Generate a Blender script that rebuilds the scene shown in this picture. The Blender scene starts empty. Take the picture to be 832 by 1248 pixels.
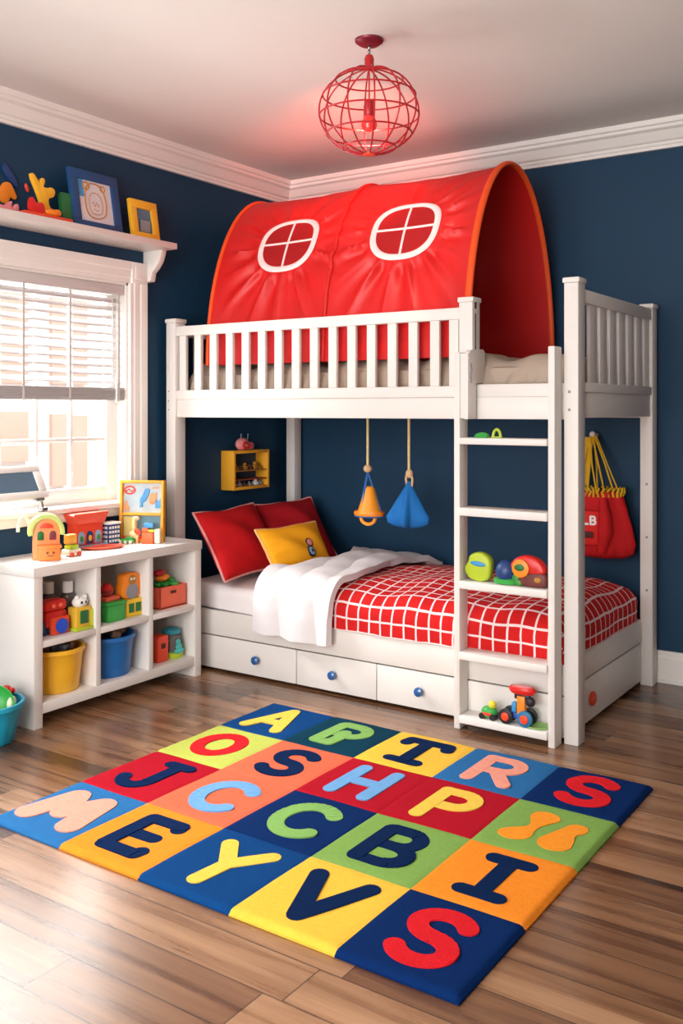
import bpy, bmesh, math, random
from mathutils import Vector, Matrix
random.seed(7)
PI = math.pi
C = bpy.context.scene.collection
ORG = {}

# ---------------------------------------------------------------- materials
def lin(h):
    h = h.lstrip('#')
    v = [int(h[i:i+2], 16)/255 for i in (0, 2, 4)]
    return tuple((c/12.92 if c <= .04045 else ((c+.055)/1.055)**2.4) for c in v)+(1,)

MATS = {}
def mat(name, hexc, rough=.5, spec=.5, var=.06, vscale=6, bump=0, bscale=80, metal=0, coat=0, sheen=0, stretch=(1,1,1)):
    if name in MATS: return MATS[name]
    m = bpy.data.materials.new(name); m.use_nodes = True
    nt = m.node_tree; N = nt.nodes; L = nt.links
    b = N['Principled BSDF']
    b.inputs['Roughness'].default_value = rough
    b.inputs['Specular IOR Level'].default_value = spec
    b.inputs['Metallic'].default_value = metal
    b.inputs['Coat Weight'].default_value = coat
    b.inputs['Sheen Weight'].default_value = sheen
    tc = N.new('ShaderNodeTexCoord'); mp = N.new('ShaderNodeMapping')
    mp.inputs['Scale'].default_value = stretch
    L.new(tc.outputs['Object'], mp.inputs['Vector'])
    nz = N.new('ShaderNodeTexNoise'); nz.inputs['Scale'].default_value = vscale; nz.inputs['Detail'].default_value = 4
    L.new(mp.outputs['Vector'], nz.inputs['Vector'])
    mx = N.new('ShaderNodeMixRGB'); mx.blend_type = 'MIX'
    c = lin(hexc)
    mx.inputs[1].default_value = tuple(x*(1-var) for x in c[:3])+(1,)
    mx.inputs[2].default_value = tuple(min(1, x*(1+var)) for x in c[:3])+(1,)
    L.new(nz.outputs['Fac'], mx.inputs[0]); L.new(mx.outputs[0], b.inputs['Base Color'])
    if bump:
        n2 = N.new('ShaderNodeTexNoise'); n2.inputs['Scale'].default_value = bscale; n2.inputs['Detail'].default_value = 3
        L.new(mp.outputs['Vector'], n2.inputs['Vector'])
        bp = N.new('ShaderNodeBump'); bp.inputs['Strength'].default_value = bump; bp.inputs['Distance'].default_value = .004
        L.new(n2.outputs['Fac'], bp.inputs['Height']); L.new(bp.outputs['Normal'], b.inputs['Normal'])
    MATS[name] = m
    return m

white = mat('white_lacquer', '#e4dfda', .38, .5, .02, 5, .03, 30)
whitewood = mat('white_painted_wood', '#e6e1dc', .45, .4, .03, 4, .05, 25)
trimw = mat('white_trim', '#efebe6', .42, .4, .02)
navy = mat('navy_wall_paint', '#103a57', .62, .35, .06, 2, .03, 120)
ceilm = mat('ceiling_paint', '#ece8e4', .85, .2, .01, 2, .02, 90)
redfab = mat('red_tent_nylon', '#cf1d1d', .42, .45, .04, 5, .05, 200)
paneRed = mat('dark_red_mesh', '#a31519', .6, .3, .05, 30)
orangetrim = mat('orange_piping', '#f0561c', .5, .4, .05)
pinkwhite = mat('pale_pink_webbing', '#f6dcdc', .6, .3, .04, 40, .1, 200)
redcush = mat('red_cotton', '#c4161c', .8, .2, .08, 12, .25, 260)
pinkpipe = mat('pink_piping', '#e8a3a0', .7, .2, .05)
yelcush = mat('yellow_cotton', '#f5a81c', .8, .2, .06, 12, .25, 260)
sheetm = mat('white_sheet', '#efe9ea', .85, .2, .03, 5, .15, 30)
duvetm = mat('white_duvet', '#dedadc', .85, .2, .02, 5, .35, 22)
beige = mat('beige_linen', '#b3a292', .85, .2, .08, 8, .2, 120)
blueknob = mat('blue_ceramic', '#1e5c9c', .15, .6, .05, 20, coat=.6)
redplastic = mat('red_plastic', '#d8251f', .35, .5, .05, 20)
redwire = mat('red_wire', '#b51d25', .35, .5, .03)
maroon = mat('maroon_metal', '#7c1a2c', .35, .5, .03, metal=.2)
chrome = mat('steel', '#a8a8aa', .25, .5, .03, metal=1)
rope = mat('cream_rope', '#e3cf93', .8, .2, .12, 60, .4, 200)
woodbead = mat('wood_bead', '#dcb98a', .5, .3, .1, 30)
orangep = mat('orange_plastic', '#f58a20', .4, .5, .05, 20)
bluefab = mat('blue_cloth', '#1f6fb8', .75, .2, .1, 10, .2, 150)
bluecord = mat('blue_cord', '#3a6cb4', .7, .2, .05)
redbag = mat('red_bag_fabric', '#cc1d22', .75, .25, .12, 14, .3, 90)
yelcord = mat('yellow_cord', '#e3b62c', .7, .2, .12, 40)
yelplastic = mat('yellow_plastic', '#f6b92c', .38, .5, .03, 5)
blueplastic = mat('blue_plastic', '#1a6ab4', .38, .5, .03, 5)
tealplastic = mat('teal_plastic', '#1fa3c4', .38, .5, .04, 5)
greenp = mat('green_plastic', '#37a546', .4, .5, .06, 20)
dkgreen = mat('dark_green_plastic', '#1f6b35', .45, .5, .08, 20)
lime = mat('lime_plastic', '#b3c92e', .4, .5, .06, 15)
coral = mat('coral_plastic', '#f0694a', .42, .5, .05, 10)
peach = mat('peach_plastic', '#f59a62', .45, .4, .05, 10)
redor = mat('red_orange_plastic', '#ea4a2a', .4, .5, .05, 10)
palegreen = mat('pale_green_plastic', '#c8da7e', .45, .4, .05, 15)
darkblue = mat('dark_blue_plastic', '#1b3f78', .4, .5, .06, 10)
paleblue = mat('pale_blue_plastic', '#8fb6dc', .4, .5, .06, 10)
skyblue = mat('sky_blue_plastic', '#3f93cf', .4, .5, .06, 10)
black = mat('black_plastic', '#25252a', .45, .4, .1, 20)
brownblk = mat('dark_brown_block', '#5e4232', .5, .4, .2, 20)
ochre = mat('ochre_block', '#b07a2c', .5, .4, .2, 20)
cream = mat('cream_plastic', '#f1e7cf', .5, .4, .05)
whitep = mat('white_plastic', '#eeeeea', .4, .5, .03)
greyp = mat('grey_plastic', '#8d9096', .5, .4, .05)
pinkp = mat('pink_plastic', '#e98e92', .5, .4, .08, 20)
bluefr = mat('blue_frame_paint', '#1f4a7c', .45, .4, .05)
paper = mat('drawing_paper', '#ddd6da', .8, .2, .03, 20)
pencil = mat('brown_crayon', '#c58a4a', .8, .2, .2, 60)
screenm = mat('grey_blue_screen', '#55788f', .25, .5, .05, 4)
blindm = mat('white_blind_slat', '#d2cfce', .5, .4, .02)
blindcas = mat('grey_blind_roll', '#b9b6b6', .6, .3, .06, 30, stretch=(1, .1, 6))
facade = mat('pale_facade', '#f7f4f0', .9, .1, .02)
peachwall = mat('peach_facade', '#f3c3b2', .9, .1, .02)
groundm = mat('pale_paving', '#cfc9c0', .9, .1, .05)
gap = mat('dark_gap', '#3b342f', .8, .1, .05)

def translucent_mat(name, hexc, rough=.6, tr=.35):
    m = mat(name, hexc, rough, .3, .03)
    nt = m.node_tree; N = nt.nodes; L = nt.links
    b = N['Principled BSDF']; out = [n for n in N if n.type == 'OUTPUT_MATERIAL'][0]
    t = N.new('ShaderNodeBsdfTranslucent'); t.inputs['Color'].default_value = lin(hexc)
    mx = N.new('ShaderNodeMixShader'); mx.inputs[0].default_value = tr
    L.new(b.outputs[0], mx.inputs[1]); L.new(t.outputs[0], mx.inputs[2]); L.new(mx.outputs[0], out.inputs[0])
    return m
slatm = translucent_mat('translucent_blind_slat', '#e6e3e2', .5, .12)

def glass_mat():
    m = bpy.data.materials.new('window_glass'); m.use_nodes = True
    nt = m.node_tree; N = nt.nodes; L = nt.links; N.clear()
    out = N.new('ShaderNodeOutputMaterial'); t = N.new('ShaderNodeBsdfTransparent'); g = N.new('ShaderNodeBsdfGlossy')
    g.inputs['Roughness'].default_value = .03
    lw = N.new('ShaderNodeLayerWeight'); lw.inputs[0].default_value = .15
    mul = N.new('ShaderNodeMath'); mul.operation = 'MULTIPLY'; mul.inputs[1].default_value = .35
    mx = N.new('ShaderNodeMixShader')
    L.new(lw.outputs['Fresnel'], mul.inputs[0]); L.new(mul.outputs[0], mx.inputs[0])
    L.new(t.outputs[0], mx.inputs[1]); L.new(g.outputs[0], mx.inputs[2]); L.new(mx.outputs[0], out.inputs[0])
    return m
glass = glass_mat()

def jar_mat():
    m = bpy.data.materials.new('jar_glass'); m.use_nodes = True
    nt = m.node_tree; N = nt.nodes; L = nt.links
    b = N['Principled BSDF']; out = [n for n in N if n.type == 'OUTPUT_MATERIAL'][0]
    b.inputs['Base Color'].default_value = lin('#8fb0b5'); b.inputs['Roughness'].default_value = .1
    t = N.new('ShaderNodeBsdfTransparent'); t.inputs[0].default_value = (.9, .93, .93, 1)
    mx = N.new('ShaderNodeMixShader'); mx.inputs[0].default_value = .8
    L.new(b.outputs[0], mx.inputs[1]); L.new(t.outputs[0], mx.inputs[2]); L.new(mx.outputs[0], out.inputs[0])
    return m
jarglass = jar_mat()

def bulb_mat():
    m = mat('red_glass_bulb', '#d42a2a', .15, .5, .05, 10, coat=.5)
    b = m.node_tree.nodes['Principled BSDF']
    b.inputs['Emission Color'].default_value = lin('#ff3a30'); b.inputs['Emission Strength'].default_value = .35
    return m
bulbm = bulb_mat()

def floor_mat():
    m = bpy.data.materials.new('wood_plank_floor'); m.use_nodes = True
    nt = m.node_tree; N = nt.nodes; L = nt.links; b = N['Principled BSDF']
    def M(op, a, bb=None, c=None):
        n = N.new('ShaderNodeMath'); n.operation = op
        for i, v in enumerate((a, bb, c)):
            if v is None: continue
            if isinstance(v, (int, float)): n.inputs[i].default_value = v
            else: L.new(v, n.inputs[i])
        return n.outputs[0]
    tc = N.new('ShaderNodeTexCoord'); sp = N.new('ShaderNodeSeparateXYZ'); L.new(tc.outputs['Object'], sp.inputs[0])
    x, y = sp.outputs['X'], sp.outputs['Y']
    W = .1445; LEN = 1.25
    ry = M('DIVIDE', M('ADD', y, -.0745+.1445*20), W)
    row = M('FLOOR', ry); fy = M('SUBTRACT', ry, row)
    wn = N.new('ShaderNodeTexWhiteNoise'); wn.noise_dimensions = '1D'; L.new(row, wn.inputs['W'])
    rx = M('ADD', M('DIVIDE', x, LEN), M('MULTIPLY', wn.outputs['Value'], 9.3))
    col = M('FLOOR', rx); fx = M('SUBTRACT', rx, col)
    cb = N.new('ShaderNodeCombineXYZ'); L.new(row, cb.inputs[0]); L.new(col, cb.inputs[1])
    w2 = N.new('ShaderNodeTexWhiteNoise'); w2.noise_dimensions = '2D'; L.new(cb.outputs[0], w2.inputs['Vector'])
    rnd = w2.outputs['Value']
    # stretched grain, shifted for each plank
    cg = N.new('ShaderNodeCombineXYZ')
    L.new(M('ADD', M('MULTIPLY', x, 1.1), M('MULTIPLY', rnd, 37)), cg.inputs[0])
    L.new(M('ADD', M('MULTIPLY', y, 17), M('MULTIPLY', rnd, 91)), cg.inputs[1])
    g1 = N.new('ShaderNodeTexNoise'); g1.inputs['Scale'].default_value = 1.0; g1.inputs['Detail'].default_value = 6; g1.inputs['Distortion'].default_value = .6
    L.new(cg.outputs[0], g1.inputs['Vector'])
    cg2 = N.new('ShaderNodeCombineXYZ')
    L.new(M('ADD', M('MULTIPLY', x, 4), M('MULTIPLY', rnd, 13)), cg2.inputs[0]); L.new(M('MULTIPLY', y, 140), cg2.inputs[1])
    g2 = N.new('ShaderNodeTexNoise'); g2.inputs['Scale'].default_value = 1.0; g2.inputs['Detail'].default_value = 4
    L.new(cg2.outputs[0], g2.inputs['Vector'])
    f = M('ADD', M('ADD', M('MULTIPLY', rnd, .36), M('MULTIPLY', g1.outputs['Fac'], .95)), M('MULTIPLY', g2.outputs['Fac'], .2))
    f = M('SUBTRACT', f, .30)
    rp = N.new('ShaderNodeValToRGB'); e = rp.color_ramp.elements
    e[0].position = .14; e[0].color = lin('#301d12'); e[1].position = .84; e[1].color = lin('#ba906c')
    k = e.new(.32); k.color = lin('#644129'); k = e.new(.56); k.color = lin('#8f6747')
    L.new(f, rp.inputs[0])
    sy = M('MINIMUM', fy, M('SUBTRACT', 1, fy)); sx = M('MULTIPLY', M('MINIMUM', fx, M('SUBTRACT', 1, fx)), LEN/W)
    seam = M('LESS_THAN', M('MINIMUM', sy, sx), .014)
    mx = N.new('ShaderNodeMixRGB'); mx.inputs[2].default_value = lin('#35241a')
    L.new(M('MULTIPLY', seam, .8), mx.inputs[0]); L.new(rp.outputs[0], mx.inputs[1]); L.new(mx.outputs[0], b.inputs['Base Color'])
    rr = M('ADD', M('MULTIPLY', g1.outputs['Fac'], .16), .20)
    L.new(rr, b.inputs['Roughness'])
    b.inputs['Specular IOR Level'].default_value = .6; b.inputs['Coat Weight'].default_value = .2; b.inputs['Coat Roughness'].default_value = .18
    bp = N.new('ShaderNodeBump'); bp.inputs['Strength'].default_value = .12; bp.inputs['Distance'].default_value = .003
    L.new(M('SUBTRACT', M('MULTIPLY', g2.outputs['Fac'], .25), seam), bp.inputs['Height']); L.new(bp.outputs['Normal'], b.inputs['Normal'])
    return m

def check_mat():
    m = bpy.data.materials.new('red_white_check'); m.use_nodes = True
    nt = m.node_tree; N = nt.nodes; L = nt.links; b = N['Principled BSDF']
    b.inputs['Roughness'].default_value = .85; b.inputs['Specular IOR Level'].default_value = .2
    uv = N.new('ShaderNodeUVMap'); uv.uv_map = 'cloth'
    nz = N.new('ShaderNodeTexNoise'); nz.inputs['Scale'].default_value = 7; L.new(uv.outputs[0], nz.inputs['Vector'])
    add = N.new('ShaderNodeVectorMath'); add.operation = 'MULTIPLY_ADD'
    L.new(nz.outputs['Color'], add.inputs[0]); add.inputs[1].default_value = (.018, .018, 0); L.new(uv.outputs[0], add.inputs[2])
    br = N.new('ShaderNodeTexBrick'); br.offset = 0; br.squash = 1
    br.inputs['Scale'].default_value = 1; br.inputs['Brick Width'].default_value = .060; br.inputs['Row Height'].default_value = .060
    br.inputs['Mortar Size'].default_value = .0048; br.inputs['Mortar Smooth'].default_value = .2
    br.inputs['Color1'].default_value = lin('#d0201f'); br.inputs['Color2'].default_value = lin('#c41a1c'); br.inputs['Mortar'].default_value = lin('#f3dcdc')
    L.new(add.outputs[0], br.inputs['Vector']); L.new(br.outputs['Color'], b.inputs['Base Color'])
    n2 = N.new('ShaderNodeTexNoise'); n2.inputs['Scale'].default_value = 300; L.new(uv.outputs[0], n2.inputs['Vector'])
    bp = N.new('ShaderNodeBump'); bp.inputs['Strength'].default_value = .2; bp.inputs['Distance'].default_value = .003
    L.new(n2.outputs['Fac'], bp.inputs['Height']); L.new(bp.outputs['Normal'], b.inputs['Normal'])
    return m

def rugm(name, hexc):
    return mat('rug_'+name, hexc, .95, .05, .12, 60, .7, 330)

# ---------------------------------------------------------------- mesh builder
class MB:
    def __init__(s, T=None): s.bm = bmesh.new(); s.T = T; s.uvs = None
    def _merge(s, t, M=None):
        if M is not None: bmesh.ops.transform(t, matrix=M, verts=t.verts)
        me = bpy.data.meshes.new('tmp'); t.to_mesh(me); t.free(); s.bm.from_mesh(me); bpy.data.meshes.remove(me)
        return s
    def box(s, x0, x1, y0, y1, z0, z1, bev=0, M=None, seg=2):
        t = bmesh.new(); bmesh.ops.create_cube(t, size=1)
        for v in t.verts: v.co = Vector((x0+(v.co.x+.5)*(x1-x0), y0+(v.co.y+.5)*(y1-y0), z0+(v.co.z+.5)*(z1-z0)))
        if bev: bmesh.ops.bevel(t, geom=t.edges[:], offset=bev, segments=seg, affect='EDGES', profile=.5)
        return s._merge(t, M)
    def cyl(s, p0, p1, r0, r1=None, n=20, bev=0):
        p0 = Vector(p0); p1 = Vector(p1); r1 = r0 if r1 is None else r1; d = p1-p0
        t = bmesh.new(); bmesh.ops.create_cone(t, cap_ends=True, segments=n, radius1=r0, radius2=r1, depth=d.length)
        if bev: bmesh.ops.bevel(t, geom=[e for e in t.edges if abs(e.verts[0].co.z-e.verts[1].co.z) < 1e-6], offset=bev, segments=2, affect='EDGES', profile=.5)
        q = Vector((0, 0, 1)).rotation_difference(d.normalized())
        return s._merge(t, Matrix.Translation((p0+p1)/2) @ q.to_matrix().to_4x4())
    def ell(s, c, r, M=None, u=20, v=14):
        t = bmesh.new(); bmesh.ops.create_uvsphere(t, u_segments=u, v_segments=v, radius=1)
        for a in t.verts: a.co = Vector((a.co.x*r[0], a.co.y*r[1], a.co.z*r[2]))
        if M is not None: bmesh.ops.transform(t, matrix=M, verts=t.verts)
        return s._merge(t, Matrix.Translation(c))
    def tube(s, pts, r, n=8, closed=False):
        pts = [Vector(p) for p in pts]; t = bmesh.new(); rings = []; m = len(pts)
        rr = r if isinstance(r, (list, tuple)) else [r]*m
        nrm = None
        for i, p in enumerate(pts):
            a = pts[i-1] if (i > 0 or closed) else p
            b = pts[(i+1) % m] if (i < m-1 or closed) else p
            d = (b-a).normalized()
            if nrm is None:
                nrm = d.orthogonal().normalized()
            nrm = (nrm-d*nrm.dot(d)).normalized(); bi = d.cross(nrm)
            rings.append([t.verts.new(p+(nrm*math.cos(2*PI*k/n)+bi*math.sin(2*PI*k/n))*rr[i]) for k in range(n)])
        for i in range(m if closed else m-1):
            A = rings[i]; B = rings[(i+1) % m]
            off = 0
            if closed and i == m-1:
                off = min(range(n), key=lambda o: (A[0].co-B[o].co).length)
            for k in range(n): t.faces.new((A[k], A[(k+1) % n], B[(k+1+off) % n], B[(k+off) % n]))
        if not closed: t.faces.new(rings[0][::-1]); t.faces.new(rings[-1])
        return s._merge(t)
    def lathe(s, prof, c=(0,0,0), n=32, sx=1, sy=1, M=None, wob=None):
        t = bmesh.new(); rings = []
        for (r, z) in prof:
            ring = []
            for k in range(n):
                a = 2*PI*k/n; q = r*(1+(wob(a, z) if wob else 0))
                ring.append(t.verts.new((q*math.cos(a)*sx, q*math.sin(a)*sy, z)))
            rings.append(ring)
        for A, B in zip(rings, rings[1:]):
            for k in range(n): t.faces.new((A[k], A[(k+1) % n], B[(k+1) % n], B[k]))
        t.faces.new(rings[0][::-1]); t.faces.new(rings[-1])
        if M is not None: bmesh.ops.transform(t, matrix=M, verts=t.verts)
        return s._merge(t, Matrix.Translation(c))
    def prism(s, poly, a, b, ax='z', bev=0, M=None):
        """polygon in the plane across axis ax, from a to b. ax='x': (y,z); 'y': (x,z); 'z': (x,y)"""
        t = bmesh.new()
        def P(p, h): return {'x': (h, p[0], p[1]), 'y': (p[0], h, p[1]), 'z': (p[0], p[1], h)}[ax]
        A = [t.verts.new(P(p, a)) for p in poly]; B = [t.verts.new(P(p, b)) for p in poly]; n = len(poly)
        fa = t.faces.new(A); fb = t.faces.new(B[::-1])
        for k in range(n): t.faces.new((A[k], B[k], B[(k+1) % n], A[(k+1) % n]))
        bmesh.ops.recalc_face_normals(t, faces=t.faces[:])
        if bev: bmesh.ops.bevel(t, geom=list(set(fa.edges[:]+fb.edges[:])), offset=bev, segments=2, affect='EDGES', profile=.5)
        return s._merge(t, M)
    def grid(s, fn, nu, nv, thick=0, uv=False):
        """fn(a,b) -> (point[, uv]) for a,b in 0..1"""
        t = bmesh.new(); V = []; lay = t.loops.layers.uv.new('cloth') if uv else None; U = {}
        for i in range(nu+1):
            row = []
            for j in range(nv+1):
                q = fn(i/nu, j/nv)
                if uv: p, w = q
                else: p = q
                v = t.verts.new(p); row.append(v)
                if uv: U[v] = w
            V.append(row)
        for i in range(nu):
            for j in range(nv):
                f = t.faces.new((V[i][j], V[i+1][j], V[i+1][j+1], V[i][j+1]))
                if uv:
                    for l in f.loops: l[lay].uv = U[l.vert]
        if thick:
            t.normal_update()
            bmesh.ops.solidify(t, geom=t.faces[:], thickness=thick)
        if uv and 'cloth' not in s.bm.loops.layers.uv: s.bm.loops.layers.uv.new('cloth')
        return s._merge(t)
    def xf(s, M): bmesh.ops.transform(s.bm, matrix=M, verts=s.bm.verts); return s
    def build(s, name, m, parent=None, loc=None, smooth=38, recalc=True):
        if recalc: bmesh.ops.recalc_face_normals(s.bm, faces=s.bm.faces[:])
        o0 = Vector((0, 0, 0))
        if parent is not None: o0 = ORG[parent]
        elif loc is not None: o0 = Vector(loc)
        for v in s.bm.verts: v.co -= o0
        me = bpy.data.meshes.new(name); s.bm.to_mesh(me); s.bm.free()
        for p in me.polygons: p.use_smooth = True
        me.set_sharp_from_angle(angle=math.radians(smooth))
        if m: me.materials.append(m)
        o = bpy.data.objects.new(name, me); C.objects.link(o)
        if parent is not None: o.parent = parent
        else: o.location = o0
        ORG[o] = o0
        return o

def tag(o, label, cat, group=None):
    o['label'] = label; o['category'] = cat
    if group: o['group'] = group
    return o
def thing(name, label, cat, loc, group=None):
    o = bpy.data.objects.new(name, None); C.objects.link(o); o.location = loc; o.empty_display_size = .05
    ORG[o] = Vector(loc)
    return tag(o, label, cat, group)
def struct(o): o['kind'] = 'structure'; return o
def part_label(o, l): o['label'] = l; return o
def RZ(deg, c=(0,0,0)): return Matrix.Translation(c) @ Matrix.Rotation(math.radians(deg), 4, 'Z') @ Matrix.Translation(-Vector(c))
def ROT(deg, ax, c=(0,0,0)): return Matrix.Translation(c) @ Matrix.Rotation(math.radians(deg), 4, ax) @ Matrix.Translation(-Vector(c))
def circ(cx, cy, rx, ry=None, n=28, a0=0): 
    ry = rx if ry is None else ry
    return [(cx+rx*math.cos(2*PI*k/n+a0), cy+ry*math.sin(2*PI*k/n+a0)) for k in range(n)]
def smooth_closed(pts, it=3):
    for _ in range(it):
        q = []
        for i in range(len(pts)):
            a = pts[i]; b = pts[(i+1) % len(pts)]
            q += [(a[0]*.75+b[0]*.25, a[1]*.75+b[1]*.25), (a[0]*.25+b[0]*.75, a[1]*.25+b[1]*.75)]
        pts = q
    return pts

# ---------------------------------------------------------------- room
XL, YB, ZC = -3.56, 4.645, 2.67
XR, YF = 1.3, -1.2
struct(MB().box(XL-.15, XR+.1, YF, YB+.15, -.1, 0).build('floor', floor_mat()))
struct(MB().box(XL-.15, XR+.1, YF, YB+.15, ZC, ZC+.12).build('ceiling', ceilm))
# window opening in the left wall
WY0, WY1, WZ0, WZ1 = 1.62, 3.337, .845, 1.93
b = MB()
b.box(XL-.15, XL, YF, WY0, 0, ZC).box(XL-.15, XL, WY1, YB+.15, 0, ZC).box(XL-.15, XL, WY0, WY1, 0, WZ0).box(XL-.15, XL, WY0, WY1, WZ1, ZC)
struct(b.build('wall_left', navy))
struct(MB().box(XL, XR, YB, YB+.15, 0, ZC).build('wall_back', navy))
struct(MB().box(XR, XR+.1, YF, YB+.15, 0, ZC).build('wall_right', mat('warm_grey_wall_paint', '#a2968a', .7)))
# crown moulding
prof = [(0, 0), (.018, 0), (.02, .014), (.026, .017), (.026, .03), (.038, .036), (.05, .055), (.062, .075), (.078, .084), (.078, .098), (.09, .102), (.095, .125), (0, .125)]
zc0 = ZC-.125
struct(MB().prism([(YB-d, zc0+h) for d, h in prof], XL, XR, 'x').build('trim_1', trimw, smooth=25))
struct(MB().prism([(XL+d, zc0+h) for d, h in prof], YF, YB, 'y').build('trim_2', trimw, smooth=25))
bprof = [(0, 0), (.022, 0), (.022, .02), (.016, .024), (.016, .118), (.012, .126), (.012, .138), (.006, .148), (0, .15)]
struct(MB().prism([(YB-d, h) for d, h in bprof], XL, XR, 'x').build('baseboard_back', trimw, smooth=25))
struct(MB().prism([(XL+d, h) for d, h in bprof], YF, YB, 'y').build('baseboard_left', trimw, smooth=25))

# ---------------------------------------------------------------- window
win = bpy.data.objects.new('window_1', None); C.objects.link(win); win.location = (XL, (WY0+WY1)/2, WZ0); ORG[win] = Vector(win.location); struct(win)
b = MB()
CW = .105
def casing_prof(): return [(0, 0), (.020, 0), (.020, .02), (.024, .026), (.024, .06), (.028, .066), (.03, .085), (.03, CW), (0, CW)]
cp = casing_prof()
b.prism([(XL+d, WY1+h) for d, h in cp], WZ0-.02, WZ1, 'z')
b.prism([(XL+d, WY0-h) for d, h in cp], WZ0-.02, WZ1, 'z')
b.prism([(XL+d, WZ1+h) for d, h in cp], WY0, WY1, 'y')
for a in (WY0-CW, WY1): b.box(XL-.001, XL+.032, a, a+CW, WZ1, WZ1+CW, .003).box(XL+.03, XL+.036, a+.02, a+CW-.02, WZ1+.02, WZ1+CW-.02, .003)
b.build('casing', trimw, win, smooth=25)
b = MB()
b.box(XL-.15, XL+.001, WY1-.012, WY1+.001, WZ0, WZ1).box(XL-.15, XL+.001, WY0-.001, WY0+.012, WZ0, WZ1).box(XL-.15, XL+.001, WY0, WY1, WZ1-.012, WZ1+.001).box(XL-.15, XL+.001, WY0, WY1, WZ0-.001, WZ0+.008)
b.build('jamb', trimw, win)
b = MB(); b.box(XL-.02, XL+.05, WY0-CW, WY1+CW, WZ0-.02, WZ0+.006, .006).box(XL, XL+.03, WY0-CW, WY1+CW, WZ0-.062, WZ0-.02, .006)
b.build('sill', trimw, win)
SX0, SX1 = XL-.10, XL-.065
gy0, gy1 = 1.70, 3.256
b = MB()
b.box(SX0, SX1, gy1, WY1-.012, WZ0, WZ1, .004).box(SX0, SX1, WY0+.012, gy0, WZ0, WZ1, .004)
b.box(SX0, SX1, gy0, gy1, WZ0+.006, .925, .004).box(SX0, SX1, gy0, gy1, WZ1-.07, WZ1-.01, .004).box(SX0-.004, SX1+.004, gy0, gy1, 1.37, 1.41, .004)
b.build('sash', trimw, win)
for yy in [3.045-.2005*k for k in range(7)]:
    MB().box(SX0+.006, SX1-.006, yy-.009, yy+.009, .92, WZ1-.06, .003).build('muntin', trimw, win)
for zz in (1.157, 1.62): MB().box(SX0+.008, SX1-.008, gy0, gy1, zz-.009, zz+.009, .003).build('muntin', trimw, win)
MB().box(SX0+.014, SX0+.019, gy0-.005, gy1+.005, .915, WZ1-.06).build('pane', glass, win)

# blind
bl = thing('venetian_blind', 'white half-lowered slatted blind hanging in the window above the cube shelf', 'blind', (XL-.03, 2.48, WZ1))
BX = XL-.028
MB().box(BX-.025, BX+.022, WY0+.02, WY1-.02, 1.868, 1.918, .004).build('headrail', blindm, bl)
for k in range(11):
    zz = 1.838-.0395*k
    MB().box(BX-.019, BX+.019, WY0+.025, WY1-.035, zz-.0016, zz+.0016, .001, M=ROT(42, 'Y', (BX, 0, zz))).build('slat', blindm, bl)
b = MB()
for i in range(9):
    zz = 1.352+.0065*i
    b.box(BX-.024-.002*(i % 2), BX+.024+.002*(i % 2), WY0+.022, WY1-.018, zz-.0026, zz+.0026, .002)
b.box(BX-.022, BX+.022, WY0+.024, WY1-.02, 1.347, 1.408)
b.build('bottom_rail', blindcas, bl)
for yy in (3.28, 2.98, 2.72, 2.40, 2.10, 1.80):
    MB().box(BX+.0245, BX+.0262, yy-.006, yy+.006, 1.343, 1.87).build('ladder_tape', blindm, bl)
b = MB()
for k in range(9): b.ell((BX+.030, 3.262, 1.34+.011*k), (.0065, .0065, .0065), u=8, v=6)
b.build('cord_toggle', whitep, bl)
b = MB(); b.tube([(BX+.030, 3.262, 1.43), (BX+.030, 3.262, 1.87)], .0018, 6); b.tube([(BX+.030, 3.235, 1.45), (BX+.030, 3.235, 1.87)], .0018, 6); b.build('cord', blindm, bl)

# neighbouring building outside
nb = thing('neighbouring_building', 'pale sunlit building with peach panels seen through the window', 'building', (-9.2, 6.5, -1))
MB().box(-10.5, -9.06, 1, 14, -1, 7).build('facade', facade, nb)
for (y0, y1, z0, z1) in ((5.3, 6.94, .96, 1.28), (5.3, 6.94, .72, .90), (7.27, 7.48, .41, 1.25), (7.56, 7.79, .39, 1.23), (5.3, 6.94, 1.6, 2.6), (7.27, 7.79, 1.6, 2.6)):
    MB().box(-9.07, -9.0, y0, y1, z0, z1, .004).build('wall_panel', peachwall, nb)
struct(MB().box(-11, XL-.15, -6, 16, -1.1, -1).build('ground', groundm))

# ---------------------------------------------------------------- wall shelf
ws = thing('wall_shelf', 'white wall shelf above the window with a curved bracket', 'shelf', (XL, 2.5, 2.1))
MB().box(XL, -3.355, 1.3, 3.475, 2.098, 2.128, .004).build('board', white, ws)
for yy in (3.4575, 1.40):
    pr = [(XL, 2.10), (-3.43, 2.10), (-3.432, 2.085), (-3.437, 2.07), (-3.45, 2.04), (-3.475, 2.01), (-3.50, 1.99), (-3.505, 1.965), (-3.51, 1.948), (XL, 1.945)]
    MB().prism([(p[0], p[1]) for p in pr], yy-.0175, yy+.0175, 'y', .003).build('bracket', white, ws, smooth=25)

ZS = 2.128
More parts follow.
